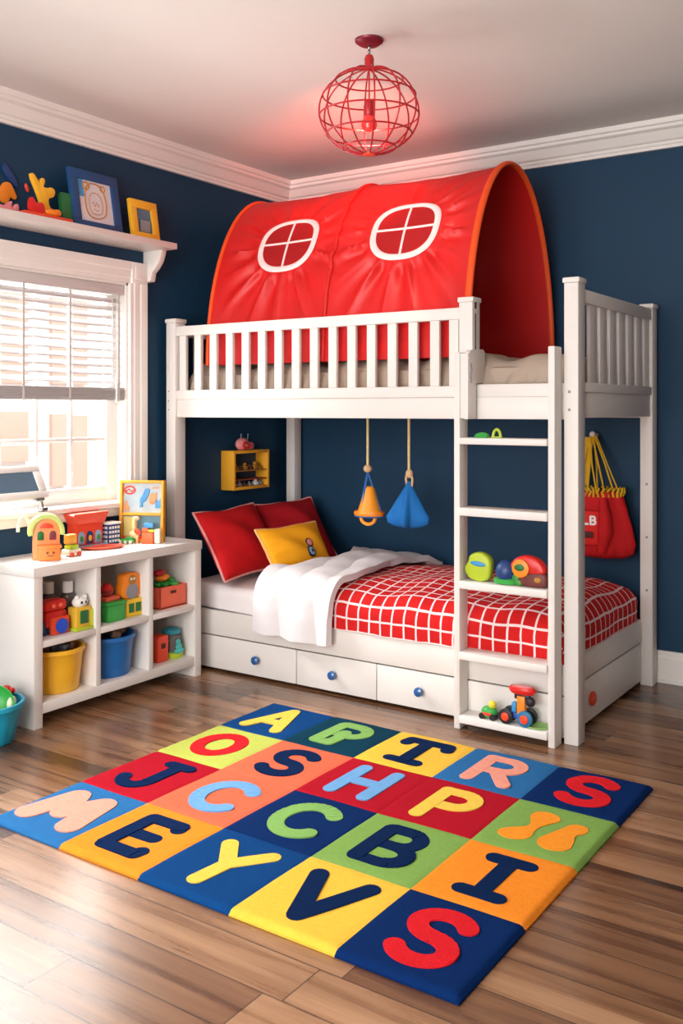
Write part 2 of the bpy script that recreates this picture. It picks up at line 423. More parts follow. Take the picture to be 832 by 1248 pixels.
# blue picture frame leaning on wall
def leaning_frame(name, label, y0, y1, h, x0, lean, fm, bw, mm, group=None):
    """frame on the wall shelf: base at x0, leaning back by lean degrees"""
    t = thing(name, label, 'picture', (x0, (y0+y1)/2, ZS), group)
    M = ROT(-lean, 'Y', (x0, 0, ZS))
    b = MB(); D = .022
    b.box(x0-D, x0, y0, y1, ZS, ZS+bw, .002, M).box(x0-D, x0, y0, y1, ZS+h-bw, ZS+h, .002, M).box(x0-D, x0, y0, y0+bw, ZS+bw, ZS+h-bw, .002, M).box(x0-D, x0, y1-bw, y1, ZS+bw, ZS+h-bw, .002, M)
    b.build('frame', fm, t)
    MB().box(x0-D+.003, x0-.009, y0+bw*.8, y1-bw*.8, ZS+bw*.8, ZS+h-bw*.8, 0, M).build('picture', mm, t)
    return t, M
t, M = leaning_frame('framed_picture', 'blue picture frame with a line drawing of a bear on the wall shelf', 2.905, 3.195, .29, -3.435, 10, bluefr, .045, paper)
b = MB(); x = -3.443
b.tube([(x, y, z) for y, z in smooth_closed([(2.99, 2.20), (2.985, 2.30), (3.01, 2.36), (3.07, 2.365), (3.11, 2.33), (3.115, 2.22), (3.06, 2.19)])], .0035, 5, True)
b.tube([(x, y, z) for y, z in smooth_closed([(3.01, 2.22), (3.01, 2.30), (3.05, 2.325), (3.09, 2.30), (3.09, 2.225), (3.05, 2.21)])], .002, 5, True)
b.tube([(x, y, z) for y, z in circ(3.0, 2.345, .018, n=12)], .004, 5, True); b.tube([(x, y, z) for y, z in circ(3.10, 2.345, .014, n=12)], .003, 5, True)
b.tube([(x, 3.03+.004*k, 2.262+.012*math.sin(k*1.3)) for k in range(11)], .0015, 5); b.tube([(x, 3.035+.004*k, 2.235+.004*math.sin(k*1.1)) for k in range(9)], .0015, 5)
b.xf(M).build('drawing', pencil, t)
MB().box(x-.003, x+.0005, 2.945, 2.985, 2.29, 2.375, 0, M).build('blue_patch', skyblue, t)
b = MB(); b.box(-3.475, -3.45, 2.85, 2.985, ZS, 2.285, .003, ROT(-8, 'Y', (-3.45, 0, ZS))); tag(b.build('green_book', dkgreen, loc=(-3.46, 2.91, ZS)), 'green book standing behind the blue picture frame', 'book')
t, M = leaning_frame('framed_picture', 'small yellow picture frame near the end of the wall shelf', 3.255, 3.435, .205, -3.43, 9, yelplastic, .042, screenm)
b = MB(); x = -3.438
b.box(x-.003, x+.001, 3.31, 3.37, ZS+.045, ZS+.10).build('grey_picture_block', greyp, t).data.transform(Matrix.Identity(4))
# toys on shelf
b = MB()
pts = smooth_closed([(2.672, 2.325), (2.69, 2.335), (2.712, 2.31), (2.727, 2.29), (2.725, 2.305), (2.735, 2.322), (2.752, 2.318), (2.752, 2.298), (2.742, 2.283), (2.76, 2.28), (2.79, 2.29), (2.81, 2.275), (2.80, 2.245), (2.77, 2.238), (2.775, 2.20), (2.825, 2.155), (2.815, 2.135), (2.79, 2.14), (2.755, 2.175), (2.71, 2.128), (2.70, 2.15), (2.735, 2.20), (2.71, 2.255)], 1)
b.prism(pts, -3.475, -3.455, 'x', .003)
tag(b.build('toy_figure', yelplastic, loc=(-3.465, 2.75, ZS)), 'yellow running cut-out figure standing at left on the wall shelf', 'toy')
b = MB(); b.box(-3.43, -3.38, 2.585, 2.845, ZS, ZS+.018, .004); tag(b.build('toy_tray', redor, loc=(-3.4, 2.73, ZS)), 'flat red tray lying on the wall shelf before the yellow figure', 'tray')
b = MB(); b.prism(smooth_closed([(2.50, 2.128), (2.50, 2.165), (2.53, 2.16), (2.545, 2.175), (2.57, 2.19), (2.56, 2.15), (2.60, 2.19), (2.60, 2.128)], 2), -3.455, -3.435, 'x', .003)
tag(b.build('toy_animal', pinkp, loc=(-3.445, 2.55, ZS)), 'small pink cut-out animal at the far left of the wall shelf', 'toy')
b = MB(); b.prism(smooth_closed([(2.625, 2.146), (2.63, 2.21), (2.65, 2.215), (2.66, 2.19), (2.70, 2.20), (2.71, 2.17), (2.70, 2.146)], 2), -3.42, -3.40, 'x', .003)
tag(b.build('toy_animal', redplastic, loc=(-3.41, 2.66, ZS+.018)), 'small red cut-out animal standing on the red tray', 'toy')
b = MB(); b.ell((-3.41, 2.755, 2.163), (.018, .045, .017)).ell((-3.41, 2.78, 2.168), (.014, .02, .015)); tag(b.build('toy_car', orangep, loc=(-3.41, 2.76, ZS+.018)), 'small orange rounded toy on the red tray under the yellow figure', 'toy')
# wall ornaments
b = MB(); b.prism(smooth_closed([(2.545, 2.245), (2.545, 2.275), (2.59, 2.262), (2.605, 2.29), (2.64, 2.295), (2.66, 2.26), (2.675, 2.235), (2.665, 2.22), (2.64, 2.232), (2.635, 2.215), (2.62, 2.195), (2.595, 2.20), (2.59, 2.225)], 2), XL, XL+.015, 'x', .003)
tag(b.build('wall_ornament', orangep, loc=(XL, 2.61, 2.25)), 'orange jigsaw-shaped ornament on the wall above the shelf', 'ornament')
b = MB(); b.prism(smooth_closed([(2.615, 2.375), (2.60, 2.36), (2.605, 2.335), (2.66, 2.285), (2.69, 2.275), (2.66, 2.335)], 3), XL, XL+.012, 'x', .003)
tag(b.build('wall_ornament', darkblue, loc=(XL, 2.64, 2.32)), 'dark blue feather-shaped ornament on the wall above the shelf', 'ornament')
b = MB(); b.ell((XL+.006, 2.73, 2.288), (.006, .010, .020), ROT(25, 'X')); tag(b.build('wall_ornament', redor, loc=(XL, 2.73, 2.288)), 'tiny orange oval ornament on the wall left of the yellow figure', 'ornament')

# ---------------------------------------------------------------- cube shelf
cs = thing('cube_shelf', 'white six-cube storage shelf standing under the window', 'storage shelf', (-3.38, 3.0, 0))
FX, BXW = -3.21, -3.555
y0, y1 = 2.50, 3.49
MB().box(BXW, FX+.004, y0-.004, y1+.004, .617, .66, .004).build('top_panel', white, cs)
for a in (y0, y1-.045): MB().box(BXW, FX, a, a+.045, 0, .617, .003).build('side_panel', white, cs)
MB().box(BXW, FX-.002, y0+.045, y1-.045, .056, .10, .003).build('bottom_panel', white, cs)
for a in (2.828, 3.142): MB().box(BXW+.01, FX-.003, a, a+.027, .10, .617, .002).build('divider', white, cs)
for a, c in ((y0+.045, 2.828), (2.855, 3.142), (3.169, y1-.045)): MB().box(BXW+.01, FX-.003, a, c, .325, .352, .002).build('middle_shelf', white, cs)
MB().box(BXW, BXW+.01, y0+.045, y1-.045, .056, .617).build('back_panel', white, cs)

def tub(name, label, mt, cx, cy, z0, r0, r1, h, sy=1, sx=1, wob=None):
    t = thing(name, label, 'tub', (cx, cy, z0))
    pr = [(r0-.006, 0), (r0, .006), (r0+(r1-r0)*.5, h*.5), (r1, h-.022), (r1+.002, h-.02), (r1+.009, h-.018), (r1+.009, h-.002), (r1+.006, h), (r1-.004, h-.002), (r1-.008, h-.02), (r0-.008, .012)]
    MB().lathe(pr, (cx, cy, z0), 48, sx, sy, wob=wob).build('body', mt, t, smooth=50)
    return t
def heap(cx, cy, z, r, n, col, label, group, cols, sx=1, sy=1, s=.02):
    for i in range(n):
        a = i*2.399; q = r*math.sqrt((i+.5)/n)*.9
        e = s*random.uniform(.8, 1.3)
        c = (cx+q*math.cos(a)*sx, cy+q*math.sin(a)*sy, z+random.uniform(0, .012)+.018*(1-q/r))
        M = Matrix.Translation(c) @ Matrix.Rotation(random.uniform(0, 3), 4, 'Z') @ Matrix.Rotation(random.uniform(-.5, .5), 4, 'X')
        b = MB().box(-e, e, -e*.8, e*.8, -e*.6, e*.6, .003).cyl((0, 0, e*.6), (0, 0, e*.85), e*.35, n=10).xf(M)
        mname, lab = cols[i % len(cols)]
        tag(b.build('toy_block', mname, loc=c), lab, 'toy block', group)
tub('storage_tub', 'yellow round plastic tub in the lower left cube', yelplastic, -3.345, 2.71, .10, .104, .122, .186)
heap(-3.345, 2.71, .282, .105, 16, None, None, 'blocks in the yellow tub', [(brownblk, 'dark brown toy block heaped in the yellow tub'), (black, 'black toy block heaped in the yellow tub'), (brownblk, 'dark brown toy block heaped in the yellow tub'), (ochre, 'ochre toy block heaped in the yellow tub')])
tub('storage_tub', 'blue round plastic tub in the lower middle cube', blueplastic, -3.35, 3.005, .10, .108, .124, .182)
heap(-3.35, 3.005, .279, .105, 16, None, None, 'blocks in the blue tub', [(black, 'black toy block heaped in the blue tub'), (brownblk, 'dark brown toy block heaped in the blue tub'), (ochre, 'ochre toy block heaped in the blue tub'), (brownblk, 'dark brown toy block heaped in the blue tub'), (darkblue, 'navy toy block heaped in the blue tub')])

# upper-left cube: robot, house, two bottles
ZM = .352
t = thing('toy_robot', 'red toy robot with a blue round belly in the upper left cube', 'toy robot', (-3.30, 2.665, ZM))
b = MB(); b.box(-3.34, -3.265, 2.60, 2.715, ZM+.10, ZM+.145, .012).build('head', redplastic, t)
MB().box(-3.33, -3.27, 2.61, 2.705, ZM+.03, ZM+.10, .012).ell((-3.3, 2.72, ZM+.075), (.018, .014, .02)).build('body', redplastic, t)
MB().box(-3.275, -3.255, 2.625, 2.72, ZM, ZM+.075, .008).build('front_arch', redor, t)
MB().cyl((-3.26, 2.677, ZM+.036), (-3.245, 2.677, ZM+.036), .031, bev=.004).build('belly_wheel', mat('bright_blue_plastic', '#1c4fd0', .35), t)
MB().box(-3.33, -3.28, 2.60, 2.625, ZM, ZM+.06, .006).build('leg', darkblue, t)
MB().box(-3.33, -3.28, 2.69, 2.713, ZM, ZM+.05, .006).build('leg', darkblue, t)
MB().ell((-3.262, 2.642, ZM+.122), (.006, .010, .010)).ell((-3.262, 2.678, ZM+.122), (.006, .010, .010)).build('eyes', coral, t)
t = thing('toy_house', 'small yellow and green toy house with a white top in the upper left cube', 'toy house', (-3.262, 2.78, ZM))
b = MB(); b.box(-3.292, -3.234, 2.738, 2.825, ZM+.012, ZM+.10, .006).build('wall', mat('mustard_plastic', '#dfb636', .45), t)
MB().box(-3.302, -3.227, 2.732, 2.832, ZM, ZM+.014, .004).box(-3.297, -3.230, 2.815, 2.833, ZM+.012, ZM+.085, .005).build('base', lime, t)
MB().box(-3.235, -3.230, 2.758, 2.803, ZM+.03, ZM+.085, .003).build('doorway', dkgreen, t)
MB().ell((-3.262, 2.78, ZM+.118), (.03, .036, .026)).ell((-3.257, 2.76, ZM+.138), (.012, .012, .012)).ell((-3.257, 2.80, ZM+.138), (.012, .012, .012)).build('top', whitep, t)
MB().ell((-3.235, 2.768, ZM+.12), (.004, .006, .006)).ell((-3.235, 2.79, ZM+.12), (.004, .006, .006)).build('eyes', black, t)
for xx, yy, lab in ((-3.40, 2.725, 'dark bottle with a wide white cap behind the red toy robot'), (-3.352, 2.79, 'dark bottle with a tall white cap behind the small toy house')):
    t = thing('bottle', lab, 'bottle', (xx, yy, ZM), 'bottles in the upper left cube')
    MB().lathe([(.032, 0), (.034, .004), (.034, .12), (.03, .14), (.018, .150), (.018, .155)], (xx, yy, ZM), 24).build('body', mat('smoke_bottle', '#5a4a46', .3, coat=.4), t)
    MB().lathe([(.023, .150), (.023, .153), (.0225, .198), (.020, .20)], (xx, yy, ZM), 24).build('cap', whitep, t)

# upper-middle cube
t = thing('toy_box', 'green toy box holding red toys in the upper middle cube', 'toy box', (-3.29, 2.985, ZM))
MB().box(-3.345, -3.245, 2.925, 3.03, ZM, ZM+.078, .006).build('box', greenp, t)
MB().box(-3.35, -3.24, 2.92, 3.035, ZM+.074, ZM+.088, .004).build('rim', greenp, t)
t = thing('toy_figure', 'red-brown toy figure poking out of the green box', 'toy', (-3.30, 2.975, ZM+.088))
MB().box(-3.33, -3.27, 2.935, 3.02, ZM+.088, ZM+.108, .006).build('shoulders', coral, t)
MB().ell((-3.30, 2.968, ZM+.126), (.024, .03, .022)).build('head', mat('brick_red_plastic', '#a3302a', .5), t)
MB().lathe([(.034, 0), (.03, .006), (.018, .024), (.004, .03)], (-3.30, 2.965, ZM+.138), 20).build('hat', redplastic, t)
t = thing('toy_creature', 'orange toy creature with two round holes on a yellow block in the middle cube', 'toy', (-3.30, 3.095, ZM))
def ringplate(b, y0_, y1_, z0_, z1_, xa, xb, holes):
    n = 36; 
    b.prism(smooth_closed([(y0_, z0_), (y1_, z0_), (y1_, (z0_+z1_)/2), (y1_-.012, (z0_+z1_)/2+.012), (y1_-.012, z1_), (y0_+.012, z1_), (y0_+.012, (z0_+z1_)/2+.012), (y0_, (z0_+z1_)/2)], 2), xa, xb, 'x', .006)
b = MB(); ringplate(b, 3.03, 3.155, ZM+.082, ZM+.20, -3.32, -3.27, 0); b.build('body', orangep, t)
MB().cyl((-3.272, 3.092, ZM+.115), (-3.266, 3.092, ZM+.115), .036, bev=.002).build('belly', greyp, t)
MB().cyl((-3.272, 3.092, ZM+.168), (-3.266, 3.092, ZM+.168), .022, bev=.002).build('face', ochre, t)
MB().ell((-3.266, 3.083, ZM+.172), (.004, .006, .006)).ell((-3.266, 3.101, ZM+.172), (.004, .006, .006)).build('eyes', whitep, t)
t2 = thing('toy_block', 'yellow toy block with green windows under the orange creature', 'toy block', (-3.30, 3.10, ZM))
MB().box(-3.335, -3.26, 3.045, 3.152, ZM, ZM+.081, .005).build('block', mat('bright_yellow_plastic', '#f3c81f', .4), t2)
for a in (3.063, 3.105): MB().box(-3.262, -3.256, a, a+.03, ZM+.02, ZM+.062, .002).build('window', dkgreen, t2)

# upper-right cube
t = thing('toy_box', 'coral pink toy bin in the upper right cube', 'toy box', (-3.30, 3.345, ZM))
b = MB(); X0, X1, Y0, Y1 = -3.37, -3.255, 3.255, 3.435
b.box(X0, X1, Y0, Y1, ZM, ZM+.008).box(X0, X0+.008, Y0, Y1, ZM, ZM+.104, .003).box(X1-.008, X1, Y0, Y1, ZM, ZM+.104, .003).box(X0, X1, Y0, Y0+.008, ZM, ZM+.104, .003).box(X0, X1, Y1-.008, Y1, ZM, ZM+.104, .003).build('bin', coral, t)
MB().box(X1-.002, X1+.002, 3.325, 3.362, ZM+.068, ZM+.082, .001).build('handle_slot', mat('dark_slot', '#5a241c', .7), t)
b = MB()
for i in range(9): b.ell((-3.31+random.uniform(-.035, .035), 3.30+.014*i, ZM+.105+random.uniform(-.004, .012)), (.024, .022, .012), ROT(random.uniform(-40, 40), 'X'))
tag(b.build('toy_leaf', greenp, loc=(-3.31, 3.36, ZM+.10)), 'green leafy toy on top of the coral bin', 'toy')
t = thing('toy_bird', 'red and orange toy bird on the leafy toy in the coral bin', 'toy', (-3.31, 3.325, ZM+.115))
MB().ell((-3.31, 3.325, ZM+.14), (.022, .045, .018)).build('body', orangep, t)
MB().ell((-3.31, 3.305, ZM+.165), (.022, .034, .018)).build('head', mat('crimson_plastic', '#b01b2a', .5), t)

# lower-right cube
t = thing('toy_robot', 'red-orange toy block figure in the lower right cube', 'toy', (-3.29, 3.29, .10))
MB().box(-3.33, -3.26, 3.245, 3.318, .10, .225, .008).ell((-3.285, 3.322, .19), (.016, .012, .018)).build('body', redor, t)
MB().box(-3.262, -3.257, 3.268, 3.295, .165, .19, .002).build('mouth', mat('dark_slot', '#5a241c', .7), t)
t = thing('jar', 'glass jar with teal lid and brown filling in the lower right cube', 'jar', (-3.31, 3.385, .10))
MB().lathe([(.056, .0), (.058, .005), (.058, .022), (.05, .028)], (-3.31, 3.385, .10), 28).build('base', lime, t)
MB().lathe([(.05, .026), (.052, .05), (.05, .105), (.04, .118)], (-3.31, 3.385, .10), 28).build('glass', jarglass, t)
MB().lathe([(.044, .030), (.046, .05), (.044, .10), (.036, .108)], (-3.31, 3.385, .10), 24).build('filling', mat('brown_filling', '#6f4638', .6), t)
MB().lathe([(.044, .114), (.046, .117), (.046, .132), (.036, .138), (.012, .139)], (-3.31, 3.385, .10), 28).build('lid', mat('teal_lid', '#2f8fa0', .4), t)
MB().ell((-3.258, 3.385, .155), (.008, .022, .016)).ell((-3.258, 3.38, .178), (.008, .014, .014)).ell((-3.256, 3.385, .135), (.012, .034, .014)).build('emblem', mat('aqua_plastic', '#48b8b6', .4), t)

# teal basket
t = tub('toy_basket', 'teal ribbed plastic basket of toys on the floor at the left edge', tealplastic, -3.265, 2.315, 0, .108, .138, .158, wob=lambda a, z: .018*math.cos(18*a) if z < .145 else 0)
t['category'] = 'basket'
b = MB(); b.lathe([(.004, 0), (.06, .002), (.10, .02), (.115, .05), (.11, .052), (.095, .028), (.05, .01), (.004, .008)], (0, 0, 0), 28).xf(Matrix.Translation((-3.235, 2.335, .13)) @ Matrix.Rotation(math.radians(40), 4, 'Z') @ Matrix.Rotation(math.radians(64), 4, 'X') @ Matrix.Scale(.72, 4))
tag(b.build('toy_bowl', greenp, loc=(-3.235, 2.335, .13)), 'green curved toy dish sticking out of the teal basket', 'toy')
b = MB(); b.box(-3.335, -3.318, 2.24, 2.40, .06, .205, .008, ROT(-10, 'Y', (-3.32, 0, .06))); tag(b.build('toy_board', mat('brick_red_plastic', '#a3302a', .5), loc=(-3.33, 2.32, .13)), 'brick red toy panel sticking out of the teal basket', 'toy')
b = MB(); b.ell((-3.27, 2.415, .178), (.020, .020, .018)).ell((-3.25, 2.425, .175), (.013, .015, .013)); tag(b.build('toy_ball', redplastic, loc=(-3.27, 2.415, .17)), 'small red knobbly toy at the rim of the teal basket', 'toy')
b = MB(); b.ell((-3.185, 2.375, .150), (.013, .020, .026), ROT(-20, 'X')); tag(b.build('toy_egg', cream, loc=(-3.185, 2.375, .15)), 'cream oval toy inside the teal basket', 'toy')

# ---------------------------------------------------------------- toys on cube shelf top
ZT = .66
t = thing('toy_house', 'peach toy house with an arched green roof on the cube shelf', 'toy house', (-3.36, 2.68, ZT))
M = RZ(-34, (-3.36, 2.68, 0))
arch = [(2.625, ZT), (2.735, ZT), (2.735, ZT+.12)]+[(2.68+.055*math.cos(a), ZT+.12+.058*math.sin(a)) for a in [PI*k/14 for k in range(1, 14)]]+[(2.625, ZT+.12)]
MB().prism(arch, -3.385, -3.335, 'x', .004, M).build('front_wall', peach, t)
rf = [(2.68+.075*math.cos(a), ZT+.118+.078*math.sin(a)) for a in [PI*k/16 for k in range(-1, 18)]]
rf2 = [(2.68+.055*math.cos(a), ZT+.118+.058*math.sin(a)) for a in [PI*k/16 for k in range(17, -2, -1)]]
MB().prism(rf+rf2, -3.40, -3.325, 'x', .003, M).build('roof', palegreen, t)
hd = [(2.61+.024*math.cos(a)-.02, ZT+.12+.065*math.sin(a)) for a in [PI*k/12 for k in range(2, 13)]]
MB().tube([(-3.37, y, z) for y, z in hd], .008, 8).xf(M).build('handle', cream, t)
for yy in (2.655, 2.705): MB().prism([(yy-.013, ZT+.085), (yy+.013, ZT+.085), (yy+.013, ZT+.11)]+[(yy+.013*math.cos(a), ZT+.11+.013*math.sin(a)) for a in [PI*k/8 for k in range(1, 8)]]+[(yy-.013, ZT+.11)], -3.337, -3.330, 'x', .001, M).build('window', dkgreen if yy < 2.68 else mat('plum_plastic', '#7a3040', .5), t)
MB().prism([(2.68+.028*math.cos(a), ZT+.135+.022*math.sin(a)) for a in [PI*k/10 for k in range(0, 11)]], -3.337, -3.331, 'x', .001, M).build('fanlight', redor, t)
t = thing('toy_box', 'orange toy tub with a smiling face before the peach house', 'toy box', (-3.315, 2.69, ZT))
b = MB(); b.box(-3.345, -3.295, 2.645, 2.735, ZT, ZT+.058, .006, M).box(-3.35, -3.29, 2.64, 2.74, ZT+.052, ZT+.066, .004, M).build('tub', mat('light_orange_plastic', '#f7893f', .45), t)
b = MB(); b.ell((-3.294, 2.68, ZT+.035), (.003, .005, .005)).ell((-3.294, 2.705, ZT+.035), (.003, .005, .005)); b.tube([(-3.294, 2.68+.0025*k, ZT+.024-.004*math.sin(PI*k/10)) for k in range(11)], .0015, 5); b.xf(M).build('face', mat('plum_plastic', '#7a3040', .5), t)
t = thing('toy_cart', 'little yellow and cream toy cart beside the orange tub', 'toy', (-3.34, 2.80, ZT))
MB().box(-3.365, -3.315, 2.765, 2.835, ZT+.008, ZT+.03, .005).build('cart', cream, t)
MB().box(-3.36, -3.32, 2.775, 2.825, ZT+.03, ZT+.05, .006).build('seat', lime, t)
MB().box(-3.365, -3.33, 2.775, 2.825, ZT+.05, ZT+.095, .008).build('cabin', mat('amber_plastic', '#f2a93b', .45), t)
for yy in (2.78, 2.82): MB().cyl((-3.318, yy, ZT+.01), (-3.308, yy, ZT+.01), .010, n=16).build('wheel', redor, t)
t = thing('toy_shop', 'red toy shop building with arched windows on the cube shelf', 'toy building', (-3.49, 3.0, ZT))
M2 = RZ(0)
MB().box(-3.53, -3.47, 2.935, 3.095, ZT+.012, ZT+.125, .003).build('wall', redor, t)
MB().prism([(2.935, ZT+.115), (3.095, ZT+.115), (3.118, ZT+.155), (3.112, ZT+.163), (2.918, ZT+.163), (2.912, ZT+.155)], -3.54, -3.455, 'x', .003).build('roof', mat('tomato_plastic', '#e8573f', .45), t)
MB().box(-3.53, -3.45, 2.925, 3.11, ZT, ZT+.014, .003).build('base', paleblue, t)
for k, yy in enumerate((2.965, 3.015, 3.065)):
    MB().prism([(yy-.018, ZT+.02), (yy+.018, ZT+.02), (yy+.018, ZT+.06)]+[(yy+.018*math.cos(a), ZT+.06+.018*math.sin(a)) for a in [PI*j/8 for j in range(1, 8)]]+[(yy-.018, ZT+.06)], -3.472, -3.466, 'x', .001).build('window', (paleblue, darkblue, paleblue)[k], t)
    MB().ell((-3.465, yy, ZT+.045), (.004, .010, .014)).build('window_ornament', (greenp, yelplastic, greenp)[k], t)
t = thing('toy_crate', 'blue and white checked toy crate beside the red toy shop', 'toy crate', (-3.48, 3.15, ZT))
b = MB(); b.box(-3.515, -3.455, 3.115, 3.19, ZT, ZT+.10, .004).build('crate', darkblue, t)
b = MB()
for r in range(4):
    for c in range(4): b.box(-3.457, -3.453, 3.120+.0175*c, 3.132+.0175*c, ZT+.012+.021*r, ZT+.024+.021*r)
for r in range(4):
    for c in range(3): b.box(-3.507+.017*c, -3.495+.017*c, 3.113, 3.117, ZT+.012+.021*r, ZT+.024+.021*r)
b.build('white_checks', whitep, t)
MB().box(-3.519, -3.451, 3.111, 3.194, ZT+.096, ZT+.106, .003).build('rim', whitep, t)
t = thing('toy_plate', 'flat red-orange oval dish lying on the cube shelf', 'dish', (-3.40, 3.03, ZT))
MB().lathe([(.05, 0), (.085, .003), (.098, .012), (.095, .013), (.08, .007), (.01, .005)], (0, 0, 0), 40, .55, 1.05).xf(Matrix.Translation((-3.395, 3.03, ZT)) @ Matrix.Rotation(math.radians(-22), 4, 'Z')).build('dish', mat('salmon_plastic', '#f26b4e', .4), t)
# picture board
c0 = Vector((-3.505, 3.225, ZT)); ang = math.atan2(.10, .198)
MBD = Matrix.Translation(c0) @ Matrix.Rotation(ang, 4, 'Z') @ Matrix.Rotation(math.radians(-3), 4, 'X')
t = thing('picture_board', 'tall yellow-framed two-panel picture board standing on the cube shelf', 'picture board', tuple(c0))
BW, BH, f_ = .222, .298, .014
b = MB()
b.box(0, f_, 0, .04, 0, BH, .003).box(BW-f_, BW, 0, .04, 0, BH, .003).box(f_, BW-f_, 0, .04, BH-f_, BH, .003).box(f_, BW-f_, 0, .04, 0, f_, .003).box(f_, BW-f_, 0, .04, .128, .142, .003)
b.xf(MBD).build('frame', mat('amber_frame', '#f3a524', .45), t)
MB().box(f_, BW-f_, .022, .032, .142, BH-f_).xf(MBD).build('upper_picture', mat('pale_grey_blue', '#b9cdd6', .6, var=.12, vscale=30), t)
MB().box(f_, BW-f_, .022, .032, f_, .128).xf(MBD).build('lower_picture', mat('slate_blue', '#6b97a8', .6, var=.05), t)
MB().prism(smooth_closed([(.095, .165), (.115, .17), (.108, .19), (.125, .195), (.14, .225), (.15, .255), (.125, .262), (.112, .23), (.098, .205), (.10, .185)], 2), .014, .022, 'y', .001).xf(MBD).build('picture_figure', skyblue, t)
MB().prism([(.175, .165), (.205, .165), (.207, .215), (.19, .195), (.178, .205)], .014, .022, 'y', .001).xf(MBD).build('picture_bird', skyblue, t)
MB().prism(smooth_closed([(.14, .185), (.175, .18), (.185, .245), (.165, .23), (.15, .24)], 2), .016, .0225, 'y', .001).xf(MBD).build('picture_animal', peach, t)
MB().prism([(.16, .258), (.19, .258), (.19, .266), (.16, .266)], .016, .022, 'y').xf(MBD).build('picture_sign', peach, t)
MB().prism(smooth_closed([(.018, .15), (.05, .15), (.035, .18), (.028, .205), (.02, .19)], 2), .016, .022, 'y', .001).xf(MBD).build('picture_plant', peach, t)
b = MB(); b.tube([(x_, .02, z_) for x_, z_ in circ(.045, .25, .026, .018, 20)], .004, 6, True); b.tube([(.025, .02, .245), (.04, .02, .255), (.055, .02, .243), (.065, .02, .252)], .003, 5); b.xf(MBD).build('picture_scroll', redor, t)
b = MB(); b.box(.018, .085, .016, .0225, .03, .122).xf(MBD).build('picture_house', mat('straw_paper', '#e2cf7e', .7), t)
b = MB(); b.box(.016, .12, .015, .0225, .014, .03).xf(MBD).build('picture_ground', coral, t)
# small toys before the board
def onb(x, y): return MBD @ Vector((x, y, 0))
p = onb(.165, -.035)
t = thing('toy_block', 'orange-red toy block cluster before the picture board', 'toy block', (p.x, p.y, ZT))
Mx = Matrix.Translation((p.x, p.y, ZT)) @ Matrix.Rotation(ang, 4, 'Z')
MB().box(-.03, .025, -.02, .02, 0, .055, .005).box(-.03, .0, -.018, .018, .055, .075, .004).xf(Mx).build('block', mat('vermilion_plastic', '#f2602c', .45), t)
MB().box(-.015, .03, -.015, .015, .056, .068, .003).xf(Mx).build('green_cap', lime, t)
MB().box(-.022, .024, -.012, .012, .0755, .098, .003).xf(Mx).build('blue_cap', skyblue, t)
p = onb(.205, -.03); Mx = Matrix.Translation((p.x, p.y, ZT)) @ Matrix.Rotation(ang, 4, 'Z')
tag(MB().box(-.013, .015, -.014, .014, 0, .07, .005).xf(Mx).build('toy_block', cream, loc=(p.x, p.y, ZT)), 'cream toy block at the right foot of the picture board', 'toy block')
p = onb(.09, -.03); Mx = Matrix.Translation((p.x, p.y, ZT)) @ Matrix.Rotation(ang, 4, 'Z')
t = thing('toy_giraffe', 'sandy toy animal standing before the picture board', 'toy', (p.x, p.y, ZT))
MB().ell((0, 0, .04), (.026, .014, .02)).ell((.0, 0, .085), (.010, .010, .035)).ell((.008, 0, .118), (.018, .010, .010)).box(-.02, -.01, -.008, .008, 0, .035, .002).box(.01, .02, -.008, .008, 0, .035, .002).xf(Mx).build('body', mat('sand_plastic', '#e9c58e', .5), t)
MB().ell((.02, -.008, .055), (.018, .008, .014), ROT(35, 'Y')).xf(Mx).build('saddle', redor, t)
p = onb(.055, -.045); Mx = Matrix.Translation((p.x, p.y, ZT)) @ Matrix.Rotation(ang, 4, 'Z')
t = thing('toy_train', 'low green toy train before the picture board', 'toy', (p.x, p.y, ZT))
MB().box(-.04, .04, -.014, .014, .006, .022, .004).box(.0, .035, -.012, .012, .022, .032, .003).xf(Mx).build('train', greenp, t)
for xx in (-.025, .0, .025): MB().cyl((xx, -.016, .008), (xx, -.010, .008), .008, n=14).xf(Mx).build('wheel', cream, t)

# tilted screen on window sill
t = thing('tablet_frame', 'tilted white tablet frame with a grey-blue screen on the window sill', 'tablet', (XL+.045, 2.6, WZ0+.006))
M = ROT(-30, 'Y', (-3.455, 0, .92))
b = MB(); a0, a1, z0_, z1_ = 2.475, 2.775, .915, 1.075
b.box(-3.475, -3.455, a0, a1, z0_, z0_+.035, .004, M).box(-3.475, -3.455, a0, a1, z1_-.03, z1_, .004, M).box(-3.475, -3.455, a0, a0+.035, z0_+.035, z1_-.03, .004, M).box(-3.475, -3.455, a1-.04, a1, z0_+.035, z1_-.03, .004, M)
b.build('bezel', trimw, t)
MB().box(-3.472, -3.461, a0+.03, a1-.035, z0_+.03, z1_-.025, 0, M).build('screen', screenm, t)
b = MB(); b.box(-3.475, -3.45, 2.70, 2.745, .90, .914, .003).cyl((-3.462, 2.735, .90), (-3.462, 2.745, .868), .006, n=12).box(-3.48, -3.445, 2.728, 2.76, WZ0+.006, .872, .003); b.build('clamp_stand', chrome, t)

